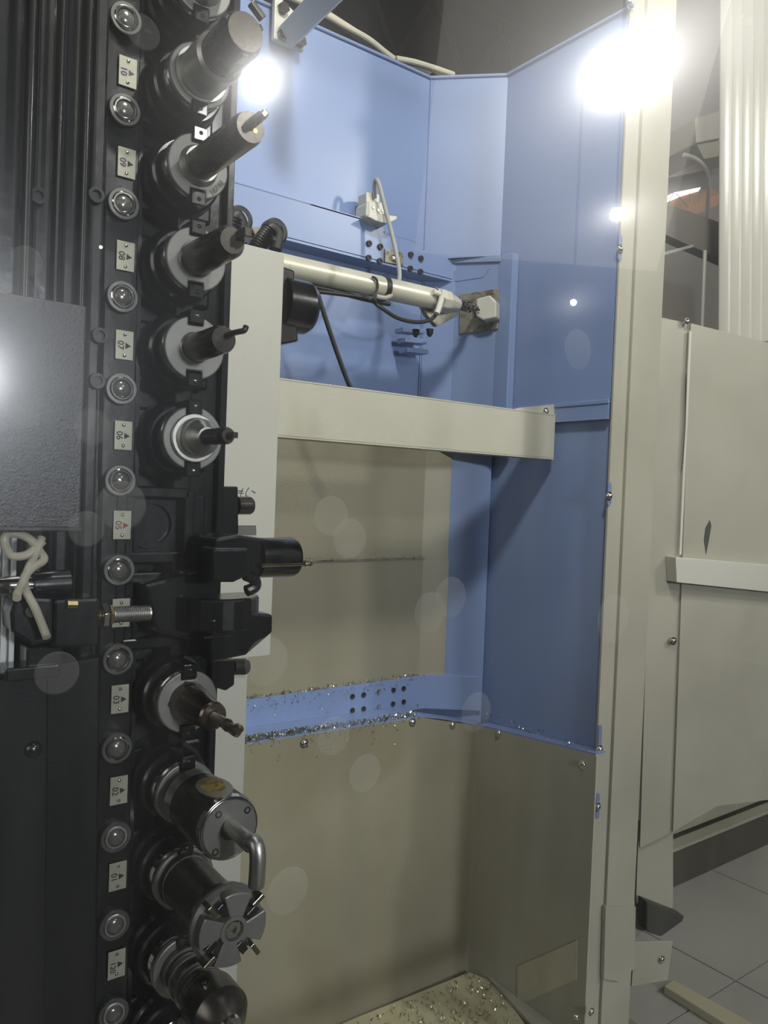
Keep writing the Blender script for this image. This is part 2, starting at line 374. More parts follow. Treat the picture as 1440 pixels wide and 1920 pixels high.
obj('back_ledge', MB().prism([tp[2], tp[-1], Vector((XL, YL+.06, tp[-1].z)), Vector((tp[2].x, YL+.05, tp[2].z))], (0, 0, .002)), BLUE, wl)
obj('front_ledge', MB().prism([tp[1], tp[2], tp[2]+Vector((0, .084, 0)), tp[1]+Vector((0, .084, 0))], (0, 0, .002)), BLUE, wl)
for a, b in ((570, 1393), (773, 1354), (848, 1359)): screw(wl, UY(a, b, YL), NY, .007)
for a, b in ((935, 1375), (1093, 1433)): screw(wl, UX(a, b, XL), NX, .007)
obj('paper_label', MB().prism([UX(a, b, XL-.0012) for a, b in ((971, 1812), (1082, 1763), (1081, 1836), (970, 1886))], (.0008, 0, 0)), LABELM, wl, label='faded blank paper label')

# chip pan
pan = thing('chip_pan', 'yellowish chip pan floor sprinkled with metal shavings', 'pan', (1.1, 1.0, zpan-.03))
obj('pan_floor', MB().prism([(.1, .3, zpan-.03), (XL+.004, .3, zpan-.03), (XL+.004, YL+.004, zpan-.03), (.1, YL+.01, zpan-.03)], (0, 0, -.005)), GREASE, pan)
pq = [UZ(655, 1912, zpan-.012), UZ(880, 1822, zpan-.012), UZ(925, 1840, zpan-.012), UZ(990, 1925, zpan-.012), UZ(1100, 2090, zpan-.012), UZ(560, 2100, zpan-.012), UZ(500, 1985, zpan-.012)]
obj('pan_tray', MB().prism(pq, (0, 0, -.014)), mat('yellowed_pan_paint', (.50, .47, .29), .35, noise=.15, nscale=5, dirt=(.2, .17, .07), dscale=6, dlo=.5, dhi=.75), pan, bevel=.002)
pq2 = [UZ(893, 1806, zpan-.004), UZ(945, 1806, zpan-.004), UZ(1100, 1930, zpan-.004), UZ(1010, 1935, zpan-.004)]
obj('pan_side_strip', MB().prism(pq2, (0, 0, -.01)), BEIGE, pan, bevel=.001)

# ---------------------------------------------------------------- right post
YQ = .950
post = thing('door_post', 'tall beige door post with slotted screw holes between blue wall and hinged panel', 'post', UY(1180, 1800, YQ))
xa, xb, xc = XS+.0, UY(1172, 800, YQ).x, UY(1225, 800, YQ).x
ptop = 2.5; pbot = .33
obj('post_face', MB().box(((xa+xb)/2-.0005, YQ+.0, (ptop+pbot)/2), (xb-xa-.001, .004, ptop-pbot)), BEIGE, post)
obj('post_outer_face', MB().box(((xb+xc)/2, YQ-.003, (ptop+pbot)/2), (xc-xb, .010, ptop-pbot)), BEIGE, post, bevel=.001)
obj('post_outer_return', MB().box((xc+.012, YQ+.014, (ptop+pbot)/2), (.024, .006, ptop-pbot)), BEIGE, post)
for (a, b, c, d, s) in ((1163, 440, 488, 467, 1), (1143, 905, 948, 930, 1), (1125, 1360, 1410, 1405, 1), (1121, 1488, 1534, 1513, 1), (1179, -15, 16, 3, 1)):
    P = UY(a, b, YQ-.003); Q = UY(a-1, c, YQ-.003)
    mb = MB().box((P+Q)/2, (.010, .0015, (P-Q).length-.008)); mb.cyl(P+Vector((0, .0006, -.004)), P+Vector((0, -.0006, -.004)), .005, 12); mb.cyl(Q+Vector((0, .0006, .004)), Q+Vector((0, -.0006, .004)), .005, 12)
    obj('slot', mb, mat('slot_shadow_blue', (.16, .20, .33), .5), post)
    screw(post, UY(a-1, d, YQ-.004), NY, .0068)
obj('post_foot', MB().prism([UY(a, b, YQ-.012) for a, b in ((1136, 1700), (1192, 1700), (1190, 1815), (1160, 1840), (1132, 1835))], (0, .008, 0)), BEIGE, post)
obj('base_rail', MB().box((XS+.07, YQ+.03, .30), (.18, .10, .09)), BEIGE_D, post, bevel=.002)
for a, b in ((1080, 1907), (1108, 1897)): screw(post, UY(a, b, YQ-.03), NY, .006, 'foot_bolt')

# ---------------------------------------------------------------- hinged panel at right
hd = R(104); HD = Vector((math.sin(hd), math.cos(hd), 0)); HN = Vector((math.cos(hd), -math.sin(hd), 0)) 
if HN.y > 0: HN = -HN
H0 = UY(1232, 900, 1.0)
def UH(px, py, off=0): return UP(px, py, H0+HN*off, HN)
dp = thing('hinged_panel', 'broad beige door panel ajar at the right with a cross rail and scuff marks', 'panel', UH(1330, 1600))
obj('panel_strip', MB().prism([UH(a, b) for a, b in ((1230, 593), (1296, 607), (1262, 1560), (1200, 1590))], -HN*.004), BEIGE, dp, bevel=.001)
obj('panel_sheet', MB().prism([UH(a, b, .006) for a, b in ((1296, 606), (1520, 662), (1520, 1490), (1345, 1512), (1262, 1560))], -HN*.012), BEIGE, dp, bevel=.001)
obj('cross_rail', MB().prism([UH(a, b, .03) for a, b in ((1267, 1045), (1520, 1066), (1520, 1118), (1269, 1092))], -HN*.03), BEIGE_W, dp, bevel=.001)
obj('edge_trim', MB().prism([UH(a, b, .008) for a, b in ((1293, 620), (1297, 621), (1278, 1040), (1274, 1040))], -HN*.003), BEIGE_W, dp)
sc = MB()
sc.prism([UH(a, b, .0068) for a, b in ((1331, 975), (1334, 985), (1330, 1010), (1324, 1040), (1320, 1012), (1323, 990))], -HN*.0007)
obj('scuff', sc, mat('scuff_black', (.05, .055, .05), .7), dp)
obj('crack_line', MB().tube([UH(a, b, .0075) for a, b in ((1287, 700), (1285, 790), (1281, 850), (1278, 880))], .0009, 5), mat('scuff_black', (.05,)*3), dp)
for a, b in ((1287, 595), (1262, 1202), (1240, 1799)): 
    screw(dp, UH(a, b+ (8 if b < 700 else 0), .008), HN, .0068)
obj('lower_skirt', MB().prism([UH(a, b, -.03) for a, b in ((1198, 1540), (1262, 1530), (1262, 1700), (1190, 1760))], -HN*.004), BEIGE, dp)

obj('base_gusset', MB().prism([UH(a, b, .007) for a, b in ((1190, 1766), (1262, 1764), (1252, 1838), (1184, 1850))], -HN*.004), BEIGE, dp, bevel=.001)
# black wedge foot
wf = MB().prism([UH(a, b, .01) for a, b in ((1213, 1690), (1284, 1718), (1280, 1728), (1240, 1757), (1213, 1748))], -HN*.03)
tag(obj('wedge_foot', wf, mat('dark_rubber_wedge', (.045, .042, .033), .5), loc=UH(1240, 1757), bevel=.003), 'dark triangular wedge bracket at the foot of the beige post', 'bracket')

# ================================================================== HALL around (floor, roof, walls; seen over the wall top, at right and mirrored in the pane)
fl = struct('floor', (0, 0, 0))
obj('floor_slab', MB().box((1, 0, -.03), (14, 14, .05)), mat('floor_grout', (.17, .16, .14), .7), fl)
cnt = 0
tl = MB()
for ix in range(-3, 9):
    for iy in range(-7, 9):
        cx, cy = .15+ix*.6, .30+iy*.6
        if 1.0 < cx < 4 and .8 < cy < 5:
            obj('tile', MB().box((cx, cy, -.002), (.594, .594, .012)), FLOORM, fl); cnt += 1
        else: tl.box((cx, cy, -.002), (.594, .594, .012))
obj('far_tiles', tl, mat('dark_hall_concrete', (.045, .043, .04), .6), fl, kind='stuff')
ce = struct('ceiling', (0, 0, 6.5))
obj('roof_sheet', MB().box((2, 2, 6.5), (16, 18, .1)), HALLC, ce)
for yy, zz in ((3.4, 5.2), (6.0, 5.4)):
    def tr(x): return Vector((x, yy, zz))
    for i in range(10):
        xk = -1+i*.9
        obj('truss_web', MB().cyl((xk, yy, zz), (xk+.45, yy, zz+.8), .03, 8), TRUSS, ce)
        obj('truss_web', MB().cyl((xk+.45, yy, zz+.8), (xk+.9, yy, zz), .03, 8), TRUSS, ce)
    obj('truss_chord', MB().box((3.2, yy, zz), (9, .10, .10)), TRUSS, ce)
    obj('truss_chord', MB().box((3.2, yy, zz+.8), (9, .10, .10)), TRUSS, ce)
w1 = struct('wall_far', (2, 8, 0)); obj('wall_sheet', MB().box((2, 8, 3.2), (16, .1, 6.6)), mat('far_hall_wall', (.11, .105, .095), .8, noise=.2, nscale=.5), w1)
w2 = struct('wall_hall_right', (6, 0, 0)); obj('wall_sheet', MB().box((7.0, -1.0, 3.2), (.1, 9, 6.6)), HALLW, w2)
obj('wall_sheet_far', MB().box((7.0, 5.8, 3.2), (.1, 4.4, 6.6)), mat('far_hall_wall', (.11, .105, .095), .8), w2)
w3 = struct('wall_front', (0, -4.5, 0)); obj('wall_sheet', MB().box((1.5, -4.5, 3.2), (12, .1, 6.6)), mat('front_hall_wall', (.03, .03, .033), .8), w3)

def mir(px, py, dist):
    p = CAM + ray(px, py)*dist; return Vector((p.x, 2*YPANE-p.y, p.z))
YPANE = .40
# added glowing panel behind the camera, for left haze and cool metal sheen
q = []
tt = (4.44+2*YPANE)
for a, b in ((-330, 500), (-28, 520), (-22, 880), (-330, 880)):
    d = ray(a, b); t = (2*YPANE+4.44)/d.y; p = CAM+d*t; q.append(Vector((p.x, 2*YPANE-p.y, p.z)))
wn = struct('added_glow_panel', q[0]); obj('glow_face', MB().prism(q, (0, -.02, 0)), GLOWP, wn)
xs = sorted(v.x for v in q); zs_ = sorted(v.z for v in q)
obj('added_panel_edge', MB().box(((xs[0]+xs[-1])/2, q[0].y+.0, zs_[0]-.06), (xs[-1]-xs[0]+.1, .06, .08)), HALLW, wn)

# high-bay lamps (mirrored in the pane; the cool lamp is added for haze)
def lamp(px, py, dist, r, m, label):
    p = mir(px, py, dist); t = thing('high_bay_or_added_lamp', label, 'lamp', p, 'hall lamps mirrored in the window pane, and one unseen added lamp')
    nrm = (Vector((.8, .6, 1.2))-p).normalized()
    obj('lens', MB().lathe(p, nrm, [(0, r), (.004, r*.9), (.006, 0)], 24), m, t)
    obj('reflector', MB().lathe(p, -nrm, [(-.01, r*1.15), (.0, r*1.15), (r*.9, r*.5), (r*.9+.05, r*.4), (r*.9+.05, 0)], 24), SATIN, t)
    top = Vector((p.x, p.y, 6.4)); obj('hanger', MB().cyl(p-nrm*r*1.0, top, .008, 6), TRUSS, t)
lamp(1170, 135, 3.3, .105, LAMPE, 'large round hall lamp mirrored at the top of the beige post')
lamp(492, 150, 3.6, .075, LAMPE, 'round hall lamp mirrored over the upper blue wall')
lamp(1156, 402, 4.2, .035, LAMPE2, 'small hall lamp mirrored on the post edge')
lamp(1075, 567, 4.6, .018, LAMPE2, 'tiny hall lamp mirrored on the blue side wall')
lamp(-80, 700, 3.4, .13, LAMPB, 'unseen lamp added beyond the outer edge of the black cover for haze')  # added out of frame to give the haze at the left edge
lamp(189, 463, 4.4, .009, LAMPE3, 'pinpoint hall lamp mirrored on the black magazine')

# machine window pane + frame
wp = struct('window_1', (0.3, YPANE, 1.4))
pm = bpy.data.materials.new('oily_window_pane'); pm.use_nodes = True; nt = pm.node_tree; N = nt.nodes; L = nt.links; N.clear()
out = N.new('ShaderNodeOutputMaterial'); tr_ = N.new('ShaderNodeBsdfTransparent'); tr_.inputs[0].default_value = (.97, .98, .97, 1)
g1 = N.new('ShaderNodeBsdfGlossy'); g1.inputs['Roughness'].default_value = .0
g2 = N.new('ShaderNodeBsdfGlossy'); g2.inputs['Roughness'].default_value = .27
g3 = N.new('ShaderNodeBsdfGlossy'); g3.inputs['Roughness'].default_value = .12
df = N.new('ShaderNodeBsdfDiffuse'); df.inputs[0].default_value = (.72, .72, .66, 1)
fr = N.new('ShaderNodeFresnel'); fr.inputs[0].default_value = 1.49
ml = N.new('ShaderNodeMath'); ml.operation = 'MULTIPLY'; ml.inputs[1].default_value = 1.2; L.new(fr.outputs[0], ml.inputs[0])
mxa = N.new('ShaderNodeMixShader'); mxa.inputs[0].default_value = .45; L.new(g1.outputs[0], mxa.inputs[1]); L.new(g3.outputs[0], mxa.inputs[2])
mxb = N.new('ShaderNodeMixShader'); mxb.inputs[0].default_value = .30; L.new(mxa.outputs[0], mxb.inputs[1]); L.new(g2.outputs[0], mxb.inputs[2])
m1 = N.new('ShaderNodeMixShader'); L.new(ml.outputs[0], m1.inputs[0]); L.new(tr_.outputs[0], m1.inputs[1]); L.new(mxb.outputs[0], m1.inputs[2])
tc = N.new('ShaderNodeTexCoord'); mp = N.new('ShaderNodeMapping'); mp.inputs['Scale'].default_value = (9, 1, 1.6); L.new(tc.outputs['Object'], mp.inputs[0])
nz = N.new('ShaderNodeTexNoise'); nz.inputs['Scale'].default_value = 3.0; nz.inputs['Detail'].default_value = 4; L.new(mp.outputs[0], nz.inputs['Vector'])
rg = N.new('ShaderNodeMapRange'); rg.inputs[1].default_value = .4; rg.inputs[2].default_value = .8; rg.inputs[3].default_value = .004; rg.inputs[4].default_value = .026; L.new(nz.outputs[0], rg.inputs[0])
m2 = N.new('ShaderNodeMixShader'); L.new(rg.outputs[0], m2.inputs[0]); L.new(m1.outputs[0], m2.inputs[1]); L.new(df.outputs[0], m2.inputs[2])
L.new(m2.outputs[0], out.inputs[0])
PX0, PX1, PZ0, PZ1 = -.12, 1.05, .72, 2.15
mb = MB(); mb.add([(PX0, YPANE, PZ0), (PX1, YPANE, PZ0), (PX1, YPANE, PZ1), (PX0, YPANE, PZ1)], [(0, 1, 2, 3)])
obj('pane', mb, pm, wp)
fm = mat('window_frame_paint', (.30, .30, .27), .5)
for c, d in (((PX0-.02, YPANE, 1.435), (.04, .03, 1.52)), ((PX1+.02, YPANE, 1.435), (.04, .03, 1.52)), ((.465, YPANE, PZ0-.02), (1.17, .03, .04)), ((.465, YPANE, PZ1+.02), (1.17, .03, .04))):
    obj('frame', MB().box(c, d), fm, wp, bevel=.002)
# bokeh circles, built as faint pale discs on the pane
dm = bpy.data.materials.new('bokeh_disc_film'); dm.use_nodes = True; nt = dm.node_tree; N = nt.nodes; L = nt.links; N.clear()
o_ = N.new('ShaderNodeOutputMaterial'); t_ = N.new('ShaderNodeBsdfTransparent'); d_ = N.new('ShaderNodeBsdfDiffuse'); d_.inputs[0].default_value = (.8, .8, .74, 1)
x_ = N.new('ShaderNodeMixShader'); x_.inputs[0].default_value = .045; L.new(t_.outputs[0], x_.inputs[1]); L.new(d_.outputs[0], x_.inputs[2]); L.new(x_.outputs[0], o_.inputs[0])
for (a, b, r) in ((228, 948, 48), (162, 992, 36), (50, 490, 32), (172, 800, 36), (107, 1262, 44), (28, 545, 40), (268, 60, 34), (621, 968, 33), (656, 1010, 32), (806, 1148, 30), (845, 1120, 30), (500, 1240, 42), (625, 1380, 32), (684, 1450, 30), (893, 1335, 28), (1084, 655, 26), (40, 770, 40), (540, 1670, 40), (1150, 1160, 30)):
    c = UY(a, b, YPANE-.0012); e = UY(a+r, b, YPANE-.0012); rr = abs((e-c).x)*.95
    m_ = MB(); m_.lathe(c, NY, [(0, rr), (.0004, rr*.94), (.0004, 0)], 28)
    obj('bokeh_disc', m_, dm, wp)

# ================================================================== TOOL MAGAZINE
YS = .80; YBODY = .845; YF = .757
def chx(z): return .2605+(1.55-z)*.018      # strip centre x
def flx(z): return .3210+(1.54-z)*.014
rows = dict([('11', 1.895), ('10', 1.805), ('09', 1.7165), ('08', 1.625), ('07', 1.537), ('06', 1.447), ('05', 1.357), ('04', 1.268), ('03', 1.180), ('02', 1.086), ('01', .997), ('120', .905), ('119', .815)])
mg = thing('magazine_body', 'oily black upright body of the chain tool magazine', 'tool magazine', (.3, .88, .5))
XR = UY(427, 560, YBODY).x
obj('body_plate', MB().box(((.19+XR)/2, YBODY+.01, 1.35), (XR-.19, .02, 1.9)), BLACK, mg, bevel=.002)
obj('edge_plate', MB().box((XR-.006, YBODY-.006, 1.35), (.008, .012, 1.9)), BLACK, mg, bevel=.001)
for dx in (-.021, .020):
    obj('chain_guide', MB().prism([(chx(2.3)+dx, YS+.012, 2.3), (chx(2.3)+dx+.004, YS+.012, 2.3), (chx(.5)+dx+.004, YS+.012, .5), (chx(.5)+dx, YS+.012, .5)], (0, .033, 0)), BLACK, mg)
# left hand vertical guards and rails
vb = thing('telescopic_guard', 'dark vertical guide rods and guards on the outer side of the magazine', 'machine guard', (.15, .80, .9))
for i, (pa, pb, Y, m) in enumerate(((-40, 40, .80, BLACK), (44, 60, .775, BLACK), (60, 100, .80, BLACK), (104, 112, .78, BLACK), (116, 148, .80, BLACK), (152, 164, .78, BLACK), (168, 198, .79, BLACK))):
    p = UY(pa, 400, Y); q = UY(pb, 400, Y); ht = 2.25
    if pb-pa < 20: obj('guide_rod', MB().cyl((.5*(p.x+q.x), Y, 1.50), (.5*(p.x+q.x), Y, ht), (q.x-p.x)/2, 20), BLACK, vb)
    else: obj('guard_slat', MB().box(((p.x+q.x)/2, Y+.01, (ht+.45)/2), (q.x-p.x-.002, .02, ht-.45)), BLACK, vb, bevel=.003)
for a, b in ((70, 370), (178, 368), (185, 630), (180, 715), (60, 1400), (158, 1520), (158, 1605), (158, 1750), (158, 1815)):
    P = UY(a, b, .788); obj('oil_cap_screw', MB().lathe(P, NY, [(0, .008), (.006, .0075), (.006, .0045), (.003, .0042), (.003, 0)], 12), BLACK, vb)

obj('backing_plate', MB().box(((UY(-70, 400, .84).x+.188)/2, .84, 1.35), (.188-UY(-70, 400, .84).x, .01, 1.8)), BLACK_M, vb)
# chain links
BES = {'11': 'topmost cut off holder', '10': 'stepped silver milling holder', '09': 'long bar with pencil scribble', '08': 'thick bar with cutting tip',
       '07': 'slim bar with hooked cutter', '06': 'bright silver conical holder', '05': 'empty socket above the changer arm', '04': 'sensor rod tip',
       '03': 'brown tinted cone holder', '02': 'yellow stickered boring head', '01': 'broad face mill', '120': 'stepped dark hydraulic chuck', '119': 'lowest cut off holder'}
rn = list(rows.items())
pin_px = [40, 210, 385, 558, 730, 901, 1068, 1235, 1401, 1568, 1733, 1897]
for i, (nm, z) in enumerate(rn):
    cx = chx(z)
    lab = 'black chain link with %snumber plate beside the %s' % ('red inked ' if nm == '05' else '', BES[nm])
    if nm == '04': lab = 'black chain link with its number plate half hidden by the sensor rod'
    lk = thing('chain_link', lab, 'chain link', (cx, YS, z), 'links of the tool chain')
    hh = .0455
    mb = MB(); pts = []
    for k in range(13):
        th = math.pi*k/12; pts.append(Vector((cx+.0165*math.cos(th), YS+.002, z+hh-.006+.0165*math.sin(th))))
    for k in range(13):
        th = math.pi+math.pi*k/12; pts.append(Vector((cx+.0165*math.cos(th), YS+.002, z-hh+.006+.0165*math.sin(th))))
    mb.prism(pts, (0, .010+(.003 if i % 2 else 0), 0)); obj('link_plate', mb, BLACK, lk, bevel=.001)
    # number plate
    w_, h_ = .0178, .031
    np_ = obj('number_plate', MB().box((cx+.0035, YS-.0005, z), (w_, .0012, h_*.93)), PLATE, lk, bevel=.0003)
    for s in (-1, 1):
        P = Vector((cx+.0035, YS-.0011, z+s*.0103)); obj('rivet', MB().dome(P, NY, .0019, .0013, 10), CHROME, np_)
    ink = INKR if nm == '05' else (INKP if nm in ('10', '09') else INK)
    if nm in ('11', '04', '119'): txt = {'11': '11', '04': '04', '119': '119'}[nm]
    else: txt = nm
    glyphs(txt, .0088 if len(txt) < 3 else .0078, (cx+.0035-.0042, YS-.0013, z-.0003-(.002 if len(txt) > 2 else 0)), ink, np_, (0, 0, -1), (1, 0, 0))
    T = Vector((cx+.0035+.0034, YS-.0013, z-.0005)); tb = MB()
    tb.add([T+Vector((-.0026, 0, .0031)), T+Vector((-.0026, 0, -.0031)), T+Vector((.0032, 0, 0))], [(0, 1, 2)])
    obj('triangle', tb, ink if nm != '09' else INK, np_)
pz = [1.8544, 1.7663, 1.6749, 1.5839, 1.4929, 1.4017, 1.3119, 1.2215, 1.131, 1.0396, .9484, .8561]
for i, z in enumerate(pz):
    up, dn = rn[i][0], rn[i+1][0]
    P = Vector((chx(z), YS-.002, z))
    t = thing('chain_pin', 'ringed chain pin just above the number plate beside the %s' % BES[dn], 'chain pin', P, 'pins of the tool chain')
    obj('collar', MB().lathe(P, NY, [(-.006, .0158), (.002, .0158), (.003, .015), (.003, .0120), (.001, .0116)], 36), mat('worn_collar_steel', (.14, .14, .13), .34, .6, noise=.2, nscale=60), t)
    obj('ring', MB().lathe(P, NY, [(.0, .0122), (.0035, .0118), (.0042, .0108), (.0042, .0092), (.001, .0085)], 36), CHROME if i not in (9, 10, 11) else STEEL, t)
    mb = MB().lathe(P, NY, [(.0, .0088), (.001, .0088)], 30); mb.dome(P+NY*.001, NY, .0088, .0045, 28)
    obj('pin_end', mb, LENS, t)

# pots
for nm, z in rn:
    x = flx(z); c = Vector((x, YF, z)); empty = nm in ('05', '04')
    t = thing('tool_pot', {'05': 'empty black square tool socket above the changer arm', '04': 'empty black tool socket hidden behind the changer arm'}.get(nm, 'black round tool pot carrying the %s' % BES[nm]), 'tool pot', (x, .84, z), 'pots of the tool magazine')
    if not empty:
        obj('pot_ring', MB().lathe((x, YBODY, z), NY, [(0, .040), (.040, .040), (.044, .037), (.058, .0365), (.060, .034), (.060, .026), (.02, .024)], 44), BLACK, t)
    else:
        fr_ = MB()
        for dx, dz, sx, sz in ((-.036, 0, .012, .074), (.036, 0, .012, .074), (0, .034, .072, .012), (0, -.034, .072, .012)):
            fr_.box((x+dx-.02, YBODY-.022, z+dz), (sx, .044, sz))
        obj('pot_frame', fr_, BLACK, t, bevel=.002)
        obj('pot_bore', MB().lathe((x-.02, YBODY, z), NY, [(0, .026), (.03, .026), (.03, .022), (0, .020), (0, 0)], 32), BLACK, t)
    obj('pot_block', MB().box((x, YBODY-.012, z), (.088, .024, .066)), BLACK, t, bevel=.004)
    obj('clip', MB().box((x-.0475, YBODY-.026, z), (.005, .014, .015)), DARKST if nm != '06' else BRASS, t, bevel=.001)
    obj('clip_screw', MB().dome((x-.050, YBODY-.034, z), NY, .003, .002, 10), CHROME, t)
    if not empty:
        for s in (-1, 1):
            obj('drive_key', MB().box((x+.001, YF+.014, z+s*.0315), (.0150, .030, .0135)), BLACK, t, bevel=.001)
            obj('key_screw', MB().dome((x+.001, YF-.001, z+s*.0325), NY, .0022, .0012, 10), CHROME if nm in ('06', '07') else BLACK, t)
    obj('fork_bar', MB().box((x+.006, YBODY-.030, z+.0455), (.020, .030, .016)), BLACK, t, bevel=.002)
    obj('fork_screw', MB().lathe((x+.020, YBODY-.012, z+.044), NY, [(0, .006), (.01, .0058), (.01, .003), (.006, .003), (.006, 0)], 12), BLACK, t)

# tool holders
def notched(c, y0, th, r, hw=.0080, dep=.0225, n=48):
    pts = []
    a0 = math.asin(hw/r)
    for k in range(n+1):
        th_ = (math.pi/2-a0) - (math.pi-2*a0)*k/n; pts.append((r*math.cos(th_), r*math.sin(th_)))
    pts += [(hw, -dep), (-hw, -dep)]
    for k in range(n+1):
        th_ = (-math.pi/2-a0) - (math.pi-2*a0)*k/n; pts.append((r*math.cos(th_), r*math.sin(th_)))
    pts += [(-hw, dep), (hw, dep)]
    return [Vector((c.x+a, y0, c.z+b)) for a, b in pts]
def holder(nm, lab, r=.0315):
    z = rows[nm]; c = Vector((flx(z), YF, z))
    t = thing('tool_holder', lab, 'tool holder', c, 'tool holders in the magazine')
    mb = MB(); mb.prism(notched(c, YF, .006, r), (0, .0055, 0), True)
    obj('flange', mb, SATIN, t, bevel=.0013)
    mb = MB(); mb.prism(notched(c, YF+.0095, .006, r), (0, .0075, 0), True); mb.lathe(c, (0, 1, 0), [(.005, r*.985), (.0075, .0275), (.0095, r*.985)], 44)
    obj('grip_groove', mb, CHROME, t)
    obj('taper_collar', MB().lathe(c, (0, 1, 0), [(.017, .0300), (.024, .0235), (.045, .021)], 36), DARKST, t)
    return t, c
def body(t, c, prof, m, name, n=40): return obj(name, MB().lathe(c, NY, prof, n), m, t)
def drill(t, c, a, l, r, m=CARBIDE, name='cutter'):
    """two twisted flutes on a shank"""
    mb = MB(); n = 12; st = 14
    vs = []
    for i in range(st+1):
        f = i/st; tw = f*2.6
        for k in range(n):
            th = 2*math.pi*k/n; rr = r*(1-.38*max(0, math.cos(2*(th-tw)))**3)*(1 if f < .93 else .55)
            vs.append(c+Vector((rr*math.cos(th), -(a+l*f), rr*math.sin(th))))
    fs = [(i*n+k, i*n+(k+1) % n, (i+1)*n+(k+1) % n, (i+1)*n+k) for i in range(st) for k in range(n)]
    mb.add(vs, fs, True); mb.add(vs[-n:], [tuple(range(n))]); return obj(name, mb, m, t)

t, c = holder('11', 'topmost tool holder cut off by the top edge above row 10')
body(t, c, [(0, .022), (.02, .021), (.05, .018), (.08, .017), (.08, 0)], STEEL, 'chuck_body')
t, c = holder('10', 'stepped silver tool holder with black milling head in row 10')
body(t, c, [(0, .0265), (.004, .0265), (.004, .0235), (.022, .0235), (.022, .0240), (.045, .0235), (.048, .020)], STEEL, 'chuck_body')
body(t, c, [(.044, .020), (.050, .0205), (.090, .0205), (.098, .017), (.098, 0)], DARKST, 'milling_head')
obj('insert', MB().box(c+Vector((.010, -.098, .022)), (.005, .008, .016), Matrix.Rotation(-.9, 3, 'Y')), DARKST, t, bevel=.001)
for k in range(3):
    th = k*2.1+.6; obj('pocket', MB().box(c+Vector((.017*math.cos(th), -.088, .017*math.sin(th))), (.008, .016, .006), Matrix.Rotation(-th, 3, 'Y')), BLACK, t, bevel=.001)

t, c = holder('09', 'holder with long dark boring bar and pencil scribble on its flange in row 09')
body(t, c, [(0, .0205), (.003, .019), (.008, .0172), (.008, .0145)], STEEL, 'collar')
body(t, c, [(.006, .0150), (.105, .0150), (.112, .0135), (.112, 0)], DARKST, 'boring_bar')
obj('coolant_hole', MB().lathe(c+Vector((.004, 0, -.002)), NY, [(.1118, .0025), (.1125, .0025), (.1125, 0)], 12), BRASS, t)
drill(t, c+Vector((.003, 0, .006)), .110, .022, .0045)
glyphs('187/6L', .0078, c+Vector((.0205, -.0005, -.0160)), mat('pencil_grey', (.09, .09, .085), .7), t, Vector((.62, 0, .78)), Vector((-.78, 0, .62)), 'scribble')

t, c = holder('08', 'holder with thick dark bar ending in a small cutting tip in row 08')
body(t, c, [(0, .0185), (.0015, .0180), (.0015, .0165)], CHROME, 'collar')
body(t, c, [(.001, .0168), (.012, .0168), (.058, .0155), (.074, .0150), (.080, .012), (.080, 0)], DARKST, 'boring_bar')
obj('copper_spot', MB().box(c+Vector((.0, -.045, .0158)), (.0035, .006, .001)), mat('copper_tint', (.55, .25, .12), .25, 1.0), t)
tp_ = c+Vector((.008, -.078, .006)); obj('insert_arm', MB().box(tp_+Vector((.001, -.008, 0)), (.010, .020, .009)), DARKST, t, bevel=.001)
obj('insert', MB().prism([tp_+Vector((.003, -.014, .004)), tp_+Vector((.012, -.016, .006)), tp_+Vector((.004, -.020, -.004))], (0, -.003, .001)), CARBIDE, t)

t, c = holder('07', 'holder with slim dark boring bar and hooked cutter in row 07')
body(t, c, [(0, .0160), (.002, .0150), (.002, .0142)], CHROME, 'collar')
body(t, c, [(.001, .0143), (.016, .0142), (.062, .0132), (.066, .0120), (.066, 0)], DARKST, 'boring_bar')
obj('bar_flat', MB().box(c+Vector((.0, -.045, .0132)), (.008, .030, .0012)), DARKST, t)
k0 = c+Vector((.003, -.064, .0045)); obj('hook_cutter', MB().tube([k0, k0+Vector((0, -.012, 0)), k0+Vector((.001, -.024, 0)), k0+Vector((.004, -.029, .001)), k0+Vector((.006, -.029, .005))], .0027, 10), DARKST, t)

t, c = holder('06', 'bright silver conical collet holder with a small cutter in row 06')
body(t, c, [(0, .0245), (.004, .0245), (.005, .0235), (.005, .0200), (.010, .0200), (.011, .0185), (.022, .0180), (.034, .0095), (.034, .0075)], STEEL, 'cone_body')
body(t, c, [(.030, .0085), (.034, .0080), (.070, .0078), (.070, 0)], DARKST, 'shank')
body(t, c, [(.068, .0080), (.076, .0082), (.080, .0065), (.080, 0)], DARKST, 'nose')
obj('insert', MB().box(c+Vector((.001, -.086, 0)), (.005, .014, .0055)), CARBIDE, t, bevel=.0006)

t, c = holder('03', 'holder with brown tinted cone and slim end mill in row 03')
body(t, c, [(0, .0205), (.004, .0200), (.045, .0145), (.058, .0138), (.060, .012), (.060, .0058)], BRONZE, 'cone_body')
body(t, c, [(.0570, .0143), (.0580, .0142)], mat('copper_tint', (.55, .25, .12), .25, 1.0), 'heat_ring')
for k in range(3):
    th = R(100)+k*R(80); P = c+Vector((.0185*math.cos(th), 0, .0185*math.sin(th)))
    obj('balance_hole', MB().lathe(P, NY, [(.0, .0034), (.0008, .0034), (.0008, .0022), (.0002, .002), (.0002, 0)], 12), DARKST, t)
body(t, c, [(.058, .0052), (.092, .0050), (.092, 0)], STEEL, 'end_mill_shank')
drill(t, c, .090, .024, .0060)

